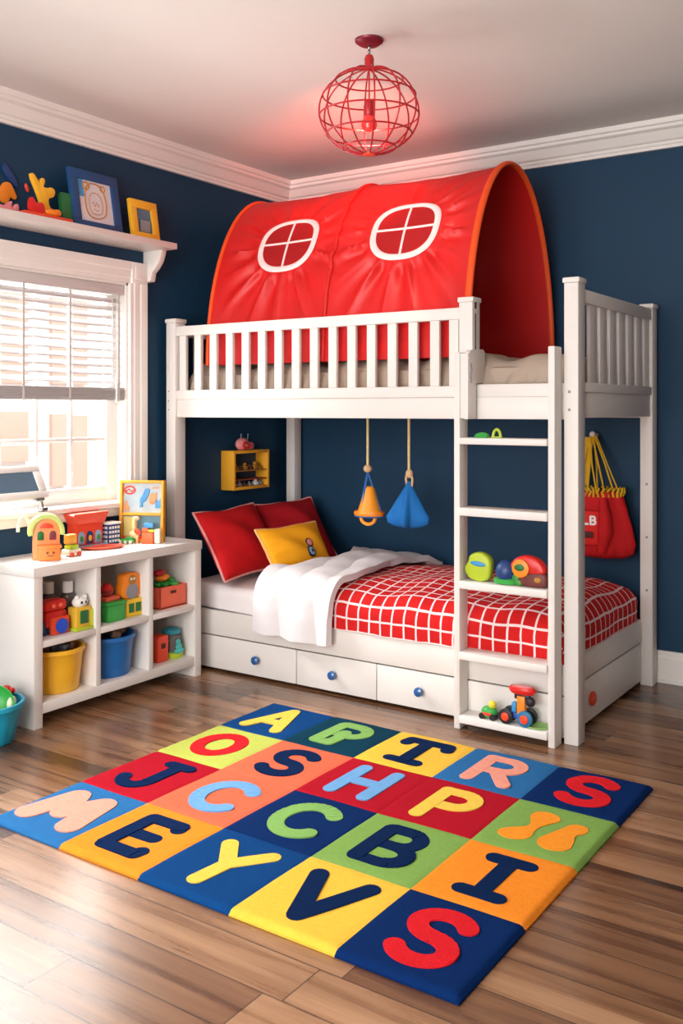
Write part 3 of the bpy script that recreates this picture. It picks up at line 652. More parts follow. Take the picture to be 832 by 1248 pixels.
# ---------------------------------------------------------------- bunk bed
bed = thing('bunk_bed', 'white wooden bunk bed with slatted rails and blue-knobbed drawers', 'bunk bed', (-2.42, 4.08, 0))
YFB = 3.565
def post(x0, x1, y0, y1, z0, z1, cap=True):
    b = MB(); b.box(x0, x1, y0, y1, z0, z1-.022, .003)
    o = b.build('post', whitewood, bed)
    if cap: MB().box(x0-.006, x1+.006, y0-.006, y1+.006, z1-.022, z1, .006).build('post_cap', whitewood, o)
    return o
BL0, BR1 = -3.522, -1.324
post(BL0, BL0+.064, YFB, YFB+.075, 0, 1.768)
post(BR1-.058, BR1, YFB, YFB+.075, 0, 1.815)
post(BR1-.058, BR1, 4.535, 4.61, 0, 1.80)
post(-3.50, -3.44, 4.55, 4.62, 0, 1.768)
post(-1.838, -1.776, YFB, YFB+.07, 1.40, 1.768)
# bolt holes
b = MB()
for z in (1.395, 1.345, 1.30): b.cyl((-3.503, YFB-.001, z), (-3.503, YFB+.001, z), .004, n=10)
for z in (1.37, 1.30): b.cyl((-1.36, YFB-.001, z), (-1.36, YFB+.001, z), .006, n=10)
for z in (.95, .70, .45): b.cyl((-1.35, 4.534, z), (-1.35, 4.536, z), .006, n=10)
b.build('bolt_holes', greyp, bed)
b = MB(); b.box(-1.777, -1.7755, 3.588, 3.597, 1.54, 1.70).box(-1.777, -1.7755, 3.585, 3.602, 1.72, 1.75); part_label(b.build('bracket_slot', gap, bed), 'dark metal slot in the post')
# front upper
MB().box(BL0+.064, -1.838, 3.572, 3.612, 1.678, 1.727, .004).build('guard_rail', whitewood, bed)
MB().box(BL0+.064, -1.838, 3.568, 3.616, 1.352, 1.40, .004).build('guard_rail', whitewood, bed)
MB().box(BL0+.064, BR1-.058, 3.578, 3.606, 1.262, 1.352, .003).build('side_beam', whitewood, bed)
MB().box(-1.838, BR1-.058, 3.578, 3.606, 1.352, 1.405, .003).build('side_beam', whitewood, bed)
for x in (-3.423, -3.321, -3.217, -3.111, -3.009, -2.907, -2.806, -2.702, -2.597, -2.492, -2.388, -2.283, -2.175, -2.069, -1.963, -1.872):
    MB().box(x-.022, x+.022, 3.582, 3.602, 1.40, 1.679, .002).build('slat', whitewood, bed)
# right end upper
MB().box(-1.362, -1.328, YFB+.075, 4.535, 1.722, 1.775, .004).build('end_rail', whitewood, bed)
MB().box(-1.366, -1.326, YFB+.075, 4.535, 1.37, 1.408, .004).build('end_rail', whitewood, bed)
MB().box(-1.360, -1.334, YFB+.075, 4.535, 1.268, 1.37, .003).build('end_panel', whitewood, bed)
for k in range(7):
    y = 3.775+.1205*k
    MB().box(-1.352, -1.338, y-.043, y+.043, 1.408, 1.723, .002).build('slat', whitewood, bed)
# left end + back upper
MB().box(-3.51, -3.478, YFB+.075, 4.55, 1.678, 1.727, .004).build('end_rail', whitewood, bed)
MB().box(-3.51, -3.478, YFB+.075, 4.55, 1.262, 1.40, .004).build('end_panel', whitewood, bed)
for k in range(7):
    y = 3.775+.1205*k
    MB().box(-3.50, -3.486, y-.035, y+.035, 1.40, 1.679, .002).build('slat', whitewood, bed)
MB().box(-3.44, BR1-.058, 4.565, 4.595, 1.262, 1.40, .003).build('side_beam', whitewood, bed)
MB().box(-3.475, -1.365, 3.607, 4.564, 1.268, 1.285).build('bunk_base', whitewood, bed)
# lower frame
MB().box(BL0+.064, BR1-.058, 3.583, 3.607, .180, .300, .004).build('side_beam', whitewood, bed)
MB().box(-1.397, -1.372, 3.64, 4.535, .205, .308, .004).build('end_panel', whitewood, bed)
MB().box(-3.505, -3.48, YFB+.075, 4.55, .04, .308, .004).build('end_panel', whitewood, bed)
MB().box(-3.44, -1.40, 4.56, 4.585, .02, .30, .003).build('side_beam', whitewood, bed)
MB().box(-3.48, -1.398, 3.608, 4.56, .27, .286).build('mattress_base', whitewood, bed)
MB().box(BL0+.07, -1.40, 3.606, 3.62, .022, .27).build('gap_shade', gap, bed)  # dark sheet behind the drawer fronts, shade of the gaps put into colour
MB().box(-1.412, -1.396, 3.63, 4.53, .024, .27).build('gap_shade', gap, bed)  # second dark sheet, painted shade behind the end drawer
kn = [(-2.93, .096), (-2.481, .094), (-2.03, .094), None]
for (x0, x1), k in zip(((-3.456, -2.702), (-2.698, -2.258), (-2.254, -1.812), (-1.808, -1.384)), kn):
    d = MB().box(x0, x1, 3.586, 3.604, .014, .174, .003).build('drawer', whitewood, bed)
    if k:
        part_label(MB().lathe([(.008, 0), (.008, .012), (.017, .016), (.021, .024), (.019, .033), (.010, .038), (.002, .039)], (0, 0, 0), 24).xf(Matrix.Translation((k[0], 3.587, k[1])) @ Matrix.Rotation(PI/2, 4, 'X')).build('knob', blueknob, d), 'glossy blue knob')
d = MB().box(-1.395, -1.375, 3.645, 4.532, .020, .198, .003).build('drawer', whitewood, bed)
part_label(MB().lathe([(.014, 0), (.03, .004), (.031, .012), (.022, .018), (.004, .02)], (0, 0, 0), 24, sx=.95).xf(Matrix.Translation((-1.376, 3.85, .108)) @ Matrix.Rotation(PI/2, 4, 'Y')).build('knob', redor, d), 'red-orange oval knob')

# ladder
lad = thing('ladder', 'white wooden ladder with five treads leaning at the bunk bed front', 'ladder', (-1.6, 3.52, 0))
LY0, LY1 = 3.488, 3.562
MB().box(-1.822, -1.795, LY0, LY1, 0, 1.535, .004).build('rail', whitewood, lad)
MB().box(-1.417, -1.389, LY0, LY1, 0, 1.545, .004).build('rail', whitewood, lad)
hook = [(LY0, 1.262), (LY0, 1.50), (LY0+.012, 1.535), (LY0+.03, 1.545), (3.63, 1.552), (3.645, 1.54), (3.645, 1.50), (3.64, 1.46), (3.635, 1.41), (3.562, 1.408), (3.562, 1.262)]
MB().prism(hook, -1.7755, -1.757, 'x', .003).box(-1.7945, -1.759, LY0+.002, LY1-.002, 1.264, 1.53, .003).build('hook_plate', whitewood, lad)
MB().tube([(-1.756, 3.51, 1.49), (-1.756, 3.516, 1.46), (-1.756, 3.508, 1.44), (-1.756, 3.512, 1.41)], .004, 6).build('latch', greyp, lad)
for z0_, z1_ in ((1.160, 1.187), (.870, .904), (.574, .606), (.286, .318), (.028, .060)):
    MB().box(-1.795, -1.417, LY0-.010, LY1+.01, z0_, z1_, .005).build('tread', whitewood, lad)

# ---------------------------------------------------------------- bedding
def drop(o, r):
    if o <= 0: return o, 0
    if o < r*PI/2: return r*math.sin(o/r), r*(1-math.cos(o/r))
    return r, r+(o-r*PI/2)
def cloth(name, m, x0, x1, y0, y1, ztop, zlow, r, ends, nu, nv, bump, parent=None, loc=None, thick=.012, slant=None, frontlow=None):
    """blanket over a box; ends: which of (x0,x1,y0,y1) hang down"""
    def ext(flag, zl): return (ztop-zl-r)+r*PI/2 if flag else 0
    def fn(a, b):
        ys = (y0+r if ends[2] else y0)-ext(ends[2], frontlow or zlow); ye = (y1-r if ends[3] else y1)+ext(ends[3], zlow)
        tt = ys+(ye-ys)*b
        xa, xb = x0, x1
        if slant: sa, sb = slant(b); xa += sa; xb += sb
        xs = (xa+r if ends[0] else xa)-ext(ends[0], zlow); xe = (xb-r if ends[1] else xb)+ext(ends[1], zlow)
        ss = xs+(xe-xs)*a
        dx = dy = dzx = dzy = 0
        x, y = ss, tt
        if ends[1] and ss > xb-r: h, dzx = drop(ss-(xb-r), r); x = xb-r+h
        elif ends[0] and ss < xa+r: h, dzx = drop((xa+r)-ss, r); x = xa+r-h
        if ends[2] and tt < y0+r: h, dzy = drop((y0+r)-tt, r); y = y0+r-h
        elif ends[3] and tt > y1-r: h, dzy = drop(tt-(y1-r), r); y = y1-r+h
        z = ztop-max(dzx, dzy)
        w = bump(x, y, ss, tt, max(dzx, dzy))
        return (Vector((x+w[0], y+w[1], z+w[2])), (ss, tt))
    return MB().grid(fn, nu, nv, thick=thick, uv=True).build(name, m, parent, loc=loc, smooth=60)
def no_b(*a): return (0, 0, 0)
sn = math.sin
# lower mattress with sheet
def mbump(x, y, s, t, d): return (0, .004*sn(9*s)*min(1, d*8), .006*sn(7*s+2*t)+.004*sn(13*t))
lm = thing('mattress', 'lower mattress in a white sheet on the bottom bunk', 'mattress', (-2.43, 4.08, .286))
cloth('sheet', sheetm, -3.47, -1.45, 3.622, 4.525, .418, .300, .05, (1, 1, 1, 1), 120, 80, mbump, lm)
MB().box(-3.45, -1.47, 3.64, 4.51, .287, .395, .02).build('core', sheetm, lm)
# quilt
def qbump(x, y, s, t, d):
    top = max(0, 1-d*12)
    u_ = (y-3.6)/.93
    e = .045*math.sin(PI*min(max(u_, 0), 1))**.7*top if 0 < u_ < 1 else 0
    ex = min(1, max(0, (-1.41-x)/.22)); e *= ex**.6
    w = .006*sn(11*s+3*t)+.005*sn(17*t-5*s)+.004*sn(23*s)
    hang = min(1, d*9)
    return (.004*sn(16*t)*hang*(1 if x > -1.45 else 0), -.006*abs(sn(8*s))*hang*(1 if y < 3.65 else 0), e+w*top)
q = cloth('quilt', check_mat(), -2.62, -1.405, 3.592, 4.525, .455, .303, .07, (0, 1, 1, 1), 170, 140, qbump, loc=(-2.0, 4.05, .45), thick=-.014)
tag(q, 'red quilt with a white grid pattern spread over the lower bunk', 'quilt')
# white duvet fold
def dbump(x, y, s, t, d):
    top = max(0, 1-d*10); u_ = min(1, max(0, (y-3.55)/.97))
    e = .036*math.sin(PI*min(1, u_))**.7*top-.03*max(0, u_-.9)*10
    hang = min(1, d*7)
    q_ = s+.10*u_
    puff = .016*abs(sn(21*q_+.6*sn(5*t)))+.006*sn(9*t+4*s)+.003*sn(31*t-9*s)
    return (.010*sn(7*t)+.004*sn(17*t), -(.004+.022*abs(sn(15*s+2*t))+.006*sn(33*s))*hang, e+puff*(1-hang*.5)+.012*sn(8*s)*hang)
def dslant(b):
    u_ = max(0, (b-.25)/.75)
    return (-.08*u_+.15*math.sin(PI*u_), .02*u_-.02*math.sin(PI*u_))
dv = cloth('duvet_fold', duvetm, -2.90, -2.46, 3.568, 4.54, .482, .235, .08, (0, 0, 1, 0), 90, 130, dbump, loc=(-2.68, 4.05, .48), thick=-.032, slant=dslant)
tag(dv, 'white duvet folded back across the red quilt and over the bed rail', 'duvet')

# cushions
def pillow(name, label, m, pm, c00, c10, c01, c11, T, group, seed=0):
    """corners: bottom-left, bottom-right, top-left, top-right, as seen from the front"""
    c00, c10, c01, c11 = [Vector(c) for c in (c00, c10, c01, c11)]
    cen = (c00+c10)/2
    t = thing(name, label, 'cushion', tuple(cen), group)
    n = (c10-c00).cross(c01-c00).normalized()
    def base(u, v): return c00*(1-u)*(1-v)+c10*u*(1-v)+c01*(1-u)*v+c11*u*v
    def P(u, v, sgn):
        # edges draw in between the corners
        uu = u+.03*(0.5-u)*2*math.sin(PI*v); vv = v+.04*(.5-v)*2*math.sin(PI*u)+.012*sn(9*u+seed)*v*math.sin(PI*u)
        p = base(uu, vv)
        h = T*(max(0, math.sin(PI*u))*max(0, math.sin(PI*v)))**.42
        h += .006*sn(9*u+7*v+seed)*math.sin(PI*u)*math.sin(PI*v)*2
        wr = .005*sn(26*v+6*u+seed)*max(0, 1-u*3)*min(1, u*12)*math.sin(PI*v)
        return p+n*sgn*(h+wr)
    b = MB(); b.grid(lambda a, c: P(a, c, 1), 44, 44); b.grid(lambda a, c: P(a, c, -1), 44, 44)
    bmesh.ops.remove_doubles(b.bm, verts=b.bm.verts, dist=.0004)
    b.build('cover', m, t, smooth=70)
    if pm:
        loop = [P(k/24, 0, 1) for k in range(24)]+[P(1, k/24, 1) for k in range(24)]+[P(1-k/24, 1, 1) for k in range(24)]+[P(0, 1-k/24, 1) for k in range(24)]
        MB().tube(loop, .0068, 8, True).build('piping', pm, t, smooth=70)
    return t, P, n
G = 'cushions at the head of the bed'
pillow('cushion', 'large red cushion with pink piping nearest the shelf, at the bed head', redcush, pinkpipe, (-3.155, 3.60, .445), (-3.155, 4.06, .455), (-3.405, 3.640, .767), (-3.40, 4.115, .782), .085, G, 1)
pillow('cushion', 'dark red cushion leaning behind the yellow cushion at the bed post', mat('deep_red_cotton', '#a8141f', .8, .2, .08, 12, .25, 260), pinkpipe, (-3.20, 4.05, .45), (-3.075, 4.475, .46), (-3.435, 4.165, .765), (-3.30, 4.52, .79), .075, G, 4)
t, P, n = pillow('cushion', 'yellow cushion with a round blue patch before the red cushions', yelcush, mat('peach_piping', '#f3b877', .7), (-2.90, 3.70, .460), (-2.86, 4.10, .505), (-3.055, 3.715, .697), (-2.99, 4.135, .705), .068, G, 2)
def disc_on(P, n, u, v, r, h, name, m, parent, rin=0):
    c = P(u, v, 1); d = 1e-3
    a = (P(u+d, v, 1)-P(u-d, v, 1)).normalized(); nn = a.cross((P(u, v+d, 1)-P(u, v-d, 1))).normalized(); bb = nn.cross(a)
    Mx = Matrix((( a.x, bb.x, nn.x, c.x), (a.y, bb.y, nn.y, c.y), (a.z, bb.z, nn.z, c.z), (0, 0, 0, 1)))
    return MB().cyl((0, 0, -.006), (0, 0, h), r, n=28, bev=.001).xf(Mx).build(name, m, parent)
for (u, v, r, inner, nm) in ((.60, .27, .031, paleblue, 'patch_disc'), (.635, .475, .024, pinkp, 'patch_disc')):
    disc_on(P, n, u, v, r, .005, 'patch_ring', black, t); disc_on(P, n, u, v, r*.74, .0065, nm, inner, t)
disc_on(P, n, .605, .27, .009, .008, 'patch_dot', black, t)

# upper mattress
um = thing('mattress', 'upper bunk mattress in a rumpled beige cover under the tent', 'mattress', (-2.43, 4.08, 1.286))
def ubump(x, y, s, t, d):
    hang = min(1, d*7)
    f = sn(27*s+2*sn(5*s)) ; g = sn(61*s+2)
    dg = .016*max(0, sn(24*s+26*d+1.5*sn(6*s)))*hang*(1 if x > -1.9 else .25)
    return (0, -(.046*abs(f)+.006*g+dg)*hang+.022 if y < 3.8 else 0, (.014*sn(13*s+1)+.010*sn(27*s))*(1 if y < 3.9 else .6))
cloth('cover', beige, -3.44, -1.40, 3.645, 4.545, 1.528, 1.30, .07, (1, 1, 1, 1), 240, 90, ubump, um, thick=0)
MB().box(-3.42, -1.42, 3.65, 4.53, 1.287, 1.48, .02).build('core', beige, um)

# ---------------------------------------------------------------- tent
tx0, tx1, txm = -3.30, -1.84, -2.58
tent = thing('play_tent', 'red tunnel play tent with round windows on the upper bunk', 'tent', (-2.57, 4.1, 1.53))
AC, AA, AB, AZ = 4.10, .465, .905, 1.525
wins = [(-2.885, .735), (-2.215, .735)]
def tent_p(x, ph, off=0):
    if ph < 0: ph = 0.0
    c, s_ = math.cos(ph), math.sin(ph)
    y = AC-AA*c; z = AZ+AB*s_
    n = Vector((0, -c/AA, s_/AB)).normalized()
    # slight sag between the hoops, folds that run out from the windows
    seg = (x-tx0)/(txm-tx0) if x < txm else (x-txm)/(tx1-txm)
    d = -.016*math.sin(PI*max(0, min(1, seg)))*math.sin(PI*min(1, ph*1.2/PI+.1))
    for wx, wp in wins:
        dx = (x-wx)/.175; dp = (ph-wp)/.195
        r = math.hypot(dx, dp)
        if r > 1.12 and abs(x-wx) < .37:
            a = math.atan2(dp, dx)
            fade = math.exp(-(r-1)*1.0)*min(1, (r-1.12)*3.5)*min(1, (.37-abs(x-wx))*12)
            low = .5+.5*(1 if dp < 0 else .25)
            d += .030*fade*low*(1-2*abs(sn(8.5*a+wx*2))**.7+.35*sn(27*a+1.3))
    return Vector((x, y, z))+n*(d+off)
def tg(a, b): return tent_p(tx0+(tx1-tx0)*a, PI*b)
MB().grid(tg, 240, 190, thick=.006).build('canopy', redfab, tent, smooth=80)
def hoop(x, r, m, name, off=0, n_=10):
    pts = [tent_p(x, PI*k/60, off) for k in range(61)]
    pts = [Vector((pts[0].x, pts[0].y, AZ-.0))]+pts+[Vector((pts[-1].x, pts[-1].y, AZ))]
    return MB().tube(pts[1:-1], r, n_).build(name, m, tent, smooth=80)
hoop(tx0, .011, orangetrim, 'end_piping'); 
mid_m = mat('seam_red', '#c9201c', .5, .4, .04)
hoop(txm, .010, mid_m, 'seam', .003)
# wide orange trim band at the open end
def band(a, b):
    ph = PI*a
    c, s_ = math.cos(ph), math.sin(ph)
    n_ = Vector((0, -c/AA, s_/AB)).normalized(); p = Vector((tx1, AC-AA*c, AZ+AB*s_))
    k = 2*PI*b
    return p+n_*(.004+.011*math.cos(k))+Vector((1, 0, 0))*(.004+.017*math.sin(k))
MB().grid(band, 80, 12).build('opening_trim', orangetrim, tent, smooth=80)
# windows
def squircle(k, n_, rx, rp):
    a = 2*PI*k/n_; c, s_ = math.cos(a), math.sin(a); e = .78
    return rx*math.copysign(abs(c)**e, c), rp*math.copysign(abs(s_)**e, s_)
for wx, wp in wins:
    RX, RP = .155, .180
    def pane(a, b):
        k = a*48; x, p = squircle(k, 48, RX*b, RP*b)
        return tent_p(wx+x, wp+p, .0035)
    w = MB().grid(pane, 48, 14).build('window', paneRed, tent, smooth=80)
    n_ = 60
    def ring(a, b):
        x, p = squircle(a*n_, n_, RX*(1.16-.21*b), RP*(1.16-.21*b))
        return tent_p(wx+x, wp+p, .0025+.007*math.sin(PI*b)**.5)
    part_label(MB().grid(ring, n_, 6).build('window_border', pinkwhite, w, smooth=80), 'pale pink oval border')
    def bar(x0, p0, x1, p1, wx_, wp_):
        def f(a, b):
            x = x0+(x1-x0)*a+wx_*(b-.5); p = p0+(p1-p0)*a+wp_*(b-.5)
            return tent_p(wx+x, wp+p, .003+.005*math.sin(PI*b)**.5)
        return f
    MB().grid(bar(-RX, 0, RX, 0, 0, .018), 24, 4).build('window_bar', pinkwhite, w, smooth=80)
    MB().grid(bar(0, -RP, 0, RP, .013, 0), 24, 4).build('window_bar', pinkwhite, w, smooth=80)

# ---------------------------------------------------------------- pendant lamp
lx, ly = -1.91, 2.985
lamp = thing('pendant_lamp', 'red round wire-cage pendant lamp hanging from the ceiling', 'ceiling lamp', (lx, ly, ZC))
MB().lathe([(.002, -.022), (.035, -.02), (.052, -.008), (.054, -.001), (.03, 0)], (lx, ly, ZC), 32).build('canopy', maroon, lamp)
b = MB(); b.tube([(lx, ly, ZC-.02), (lx, ly, 2.605)], .003, 8)
for k in range(3): b.ell((lx, ly, ZC-.028-.016*k), (.006, .006, .009), u=10, v=8)
b.build('stem', chrome, lamp)
MB().lathe([(.006, 2.562), (.017, 2.563), (.018, 2.60), (.013, 2.612), (.005, 2.614)], (lx, ly, 0), 20).build('top_cap', redwire, lamp)
zc_, RA, RB = 2.405, .186, .158
b = MB()
for k in range(6):
    a = PI*k/6+.15
    b.tube([(lx+RA*math.cos(a)*math.cos(q), ly+RA*math.sin(a)*math.cos(q), zc_+RB*math.sin(q)) for q in [2*PI*j/48 for j in range(48)]], .0032, 6, True)
for q in (-58, -32, -6, 22, 48):
    q = math.radians(q)
    b.tube([(lx+RA*math.cos(q)*math.cos(a), ly+RA*math.cos(q)*math.sin(a), zc_+RB*math.sin(q)) for a in [2*PI*j/40 for j in range(40)]], .0032, 6, True)
b.build('wire_cage', redwire, lamp)
MB().lathe([(.002, zc_-RB-.006), (.022, zc_-RB-.004), (.024, zc_-RB+.004), (.01, zc_-RB+.008)], (lx, ly, 0), 20).build('bottom_cap', redor, lamp)
MB().tube([(lx, ly, 2.565), (lx, ly, 2.445)], .003, 8).build('lamp_cord', redwire, lamp)
MB().lathe([(.004, 2.446), (.018, 2.442), (.021, 2.42), (.021, 2.39), (.018, 2.386)], (lx, ly, 0), 20).build('socket', redwire, lamp)
MB().lathe([(.016, 2.392), (.018, 2.385), (.028, 2.368), (.03, 2.352), (.024, 2.338), (.010, 2.331), (.002, 2.33)], (lx, ly, 0), 24).build('bulb', bulbm, lamp)

# ---------------------------------------------------------------- wall box on left wall
wb = thing('wall_box', 'small yellow open-front display box on the wall above the cushions', 'display box', (XL, 4.2, .965))
X0, X1, Y0, Y1, Z0, Z1 = XL, -3.465, 4.032, 4.345, .853, 1.072
b = MB()
b.box(X0, X1, Y0, Y0+.016, Z0, Z1, .002).box(X0, X1, Y1-.016, Y1, Z0, Z1, .002).box(X0, X1, Y0+.016, Y1-.016, Z0, Z0+.016, .002).box(X0, X1, Y0+.016, Y1-.016, Z1-.016, Z1, .002)
b.build('case', mat('golden_yellow_paint', '#efac2b', .5), wb)
MB().box(X0, X0+.006, Y0+.016, Y1-.016, Z0+.016, Z1-.016).build('back', mat('slate_navy', '#22405c', .6), wb)
for z in (.955, .905): MB().box(X0+.006, X1-.006, Y0+.016, Y1-.016, z, z+.006).build('ledge', ochre if z > .93 else mat('rust_paint', '#9c4a2a', .6), wb)
for i, (y, z, m_, s_) in enumerate(((4.09, .961, ochre, .018), (4.13, .961, brownblk, .014), (4.17, .961, ochre, .02), (4.215, .961, brownblk, .014), (4.26, .961, ochre, .022), (4.30, .961, ochre, .012), (4.08, .869, pinkp, .014), (4.12, .869, greyp, .016), (4.165, .869, brownblk, .013), (4.21, .869, greyp, .012), (4.265, .869, whitep, .019), (4.305, .869, greyp, .014))):
    b = MB(); b.box(-3.52, -3.49, y-s_*.8, y+s_*.8, z, z+s_*1.1, .003).ell((-3.505, y, z+s_*1.5), (s_*.6, s_*.6, s_*.6), u=12, v=8)
    place = ('on the upper ledge' if z > .93 else 'on the floor')+' of the yellow wall box'
    nm = {ochre: 'ochre', brownblk: 'dark brown', pinkp: 'pink', greyp: 'grey', whitep: 'white'}[m_]
    tag(b.build('toy_figurine', m_, loc=(-3.505, y, z)), 'tiny %s toy figurine %s' % (nm, place), 'toy', 'figurines in the yellow wall box')
t = thing('toy_snail', 'small pink and red round toy on top of the yellow wall box', 'toy', (-3.51, 4.17, 1.072))
MB().ell((-3.505, 4.15, 1.107), (.028, .052, .036)).build('shell', pinkp, t)
MB().tube([(-3.477, 4.15+(.008+.0035*k)*math.cos(k*.7), 1.105+(.006+.0024*k)*math.sin(k*.7)) for k in range(10)], .006, 8).build('spiral', redplastic, t)
MB().ell((-3.50, 4.215, 1.095), (.018, .026, .023)).build('head', mat('rose_plastic', '#c97a86', .5), t)
b = MB()
for y in (4.13, 4.19): b.tube([(-3.50, y, 1.13), (-3.50, y+.004, 1.165)], .003, 6)
b.build('feelers', greyp, t)

# ---------------------------------------------------------------- hanging toys
hx, hy = -2.568, 4.0
t = thing('hanging_toy', 'orange bell-shaped toy on a tray hanging by a cream rope from the top bunk', 'hanging toy', (hx, hy, 1.268))
MB().tube([(hx, hy, 1.268), (hx, hy, 1.02)], .0065, 8).build('rope', rope, t)
MB().ell((hx, hy, 1.008), (.022, .022, .020)).build('bead', woodbead, t)
b = MB()
for a in (2.6, .2, -1.6): b.tube([(hx, hy, .992), (hx+.072*math.cos(a), hy+.05*math.sin(a), .80)], .005, 6)
b.build('cord', bluecord, t)
MB().lathe([(.06, .772), (.078, .777), (.082, .788), (.078, .798), (.07, .79)], (hx+.008, hy, 0), 32, 1, .75).build('tray', orangep, t)
MB().lathe([(.064, .79), (.06, .80), (.040, .86), (.024, .912), (.016, .92), (.003, .922)], (hx+.012, hy, 0), 28).build('bell', mat('marigold_plastic', '#f9a02a', .4), t)
MB().tube([(hx+.008+.077*math.cos(a), hy+.058*math.sin(a), .773) for a in [2*PI*k/30 for k in range(30)]], .003, 8, True).build('tray_edge', bluecord, t)
MB().tube([(hx+.008+.042*math.cos(a), hy-.01, .768+.034*math.sin(a)) for a in [PI+PI*k/14 for k in range(15)]], .009, 8).build('ring', mat('marigold_plastic', '#f9a02a', .4), t)
hx2 = -2.332
t = thing('hanging_toy', 'blue cloth bundle hanging by a cream rope from the top bunk', 'hanging toy', (hx2, hy, 1.268))
MB().tube([(hx2, hy, 1.268), (hx2, hy, 1.0)], .0065, 8).build('rope', rope, t)
b = MB(); b.ell((hx2+.003, hy, .992), (.019, .017, .022)).tube([(hx2-.012, hy, .99), (hx2-.016, hy, .965), (hx2-.010, hy, .93)], .006, 6).tube([(hx2+.012, hy, .99), (hx2+.02, hy, .965), (hx2+.016, hy, .93)], .006, 6).build('knot', woodbead, t)
def bundle(a, z):
    k = (.95-z)/.2
    return .30*math.cos(5*a+.8)*k+.10*math.cos(9*a)*k+.12*math.cos(2*a+.5)*k
MB().lathe([(.006, .955), (.014, .94), (.036, .90), (.056, .86), (.074, .815), (.086, .785), (.078, .755), (.05, .738), (.012, .728)], (hx2, hy, 0), 72, 1, .85, wob=bundle).build('cloth', bluefab, t, smooth=60)

# ---------------------------------------------------------------- red bag on the back wall
t = thing('drawstring_bag', 'red drawstring bag with yellow cords hanging on the back wall', 'bag', (-1.60, 4.55, 1.17))
bx, by = -1.575, 4.54
def bagw(a, z): return .05*math.cos(6*a+1)+.035*math.cos(11*a+z*20)
MB().lathe([(.05, .595), (.12, .592), (.155, .615), (.163, .66), (.150, .74), (.128, .83), (.108, .885), (.095, .905), (.08, .905)], (bx, by, 0), 72, 1.0, .55, wob=bagw).build('sack', redbag, t, smooth=60)
pk = MB().box(bx-.10, bx+.024, by-.112, by-.075, .655, .82, .012, RZ(4, (bx, by, 0)))
pk = pk.build('pocket', mat('bright_red_fabric', '#e02a24', .7, .25, .08, 14, .2, 90), t)
MB().box(bx-.08, bx-.002, by-.117, by-.110, .69, .722, .003, RZ(4, (bx, by, 0))).build('pocket_patch', mat('maroon_patch', '#571318', .7), pk)
MB().tube([(bx+.040, by-.085, .875), (bx+.056, by-.102, .80), (bx+.058, by-.102, .72), (bx+.038, by-.092, .625)], [.018, .028, .034, .022], 12).build('side_fold', redbag, t)
# lettering on the bag
RC = [0]
def ribbon(b, pts, w, z0, z1, Mx, eps=6e-5):
    def zz():
        RC[0] = (RC[0]+1) % 40
        return z1+eps*RC[0]
    pts = [Vector((p[0], p[1], 0)) for p in pts]
    for p, q in zip(pts, pts[1:]):
        d = (q-p)
        if d.length < 1e-6: continue
        d.normalize(); n_ = Vector((-d.y, d.x, 0))*w/2
        b.prism([(p+n_).to_2d(), (q+n_).to_2d(), (q-n_).to_2d(), (p-n_).to_2d()], z0, zz(), 'z', 0, Mx)
    for p in pts: b.prism([(p.x+w/2*math.cos(2*PI*k/14), p.y+w/2*math.sin(2*PI*k/14)) for k in range(14)], z0, zz(), 'z', 0, Mx)
def arc(cx, cy, rx, ry, a0, a1, n=12): return [(cx+rx*math.cos(math.radians(a0+(a1-a0)*k/n)), cy+ry*math.sin(math.radians(a0+(a1-a0)*k/n))) for k in range(n+1)]
GL = {
 'A': [[(-.34, -.5), (0, .5), (.34, -.5)], [(-.2, -.16), (.2, -.16)]],
 'P': [[(-.26, -.5), (-.26, .45), (.02, .45)]+arc(.02, .19, .26, .26, 90, -90)+[(-.24, -.07)]],
 'Q': [[(-.28, -.45), (-.26, .45), (.05, .45)]+arc(.05, .2, .27, .25, 90, -120)+[(-.02, .08)], [(-.28, -.45), (.0, -.45), (.02, -.2)]],
 'T': [[(-.36, .30), (-.33, .45), (.36, .45), (.40, .30)], [(0, .45), (0, -.46)], [(-.24, -.46), (.24, -.46)]],
 'R': [[(-.28, -.5), (-.28, .45), (.02, .45)]+arc(.02, .20, .27, .25, 90, -90)+[(-.26, -.05)], [(.0, -.05), (.32, -.5)]],
 'S': [arc(0, .24, .28, .24, 25, 270, 16)+arc(0, -.24, .29, .24, 90, -155, 16)],
 'O': [arc(0, 0, .33, .42, 0, 360, 30)],
 'H': [[(-.29, -.48), (-.29, .48)], [(.29, -.48), (.29, .48)], [(-.29, 0), (.29, 0)]],
 'J': [[(-.02, .46), (.36, .46)], [(.18, .46), (.18, -.18)]+arc(-.06, -.2, .24, .27, 0, -165)],
 'C': [arc(.05, 0, .37, .45, 42, 318, 22)],
 'M': [[(-.42, -.36), (-.27, .36), (0, -.10), (.27, .36), (.42, -.36)]],
 'E': [[(.27, .45), (-.26, .45), (-.26, -.45), (.3, -.45)], [(-.26, 0), (.2, 0)], [(.27, .45), (.29, .36)], [(.3, -.45), (.32, -.35)]],
 'Y': [[(-.33, .46), (0, .02)], [(.36, .46), (0, .02), (-.06, -.48)]],
 'V': [[(-.35, .45), (-.02, -.45), (.37, .47)]],
 'B': [[(-.27, -.46), (-.27, .46), (.03, .46)]+arc(.03, .235, .22, .225, 90, -90)+[(-.25, .01)], [(.03, .01)]+arc(.05, -.225, .26, .235, 90, -90)+[(-.27, -.46)]],
 'I': [[(0, .45), (0, -.45)], [(-.23, .46), (.23, .46)], [(-.23, -.46), (.23, -.46)]],
 'L': [[(-.2, .45), (-.2, -.45), (.25, -.45)]],
}
b = MB()
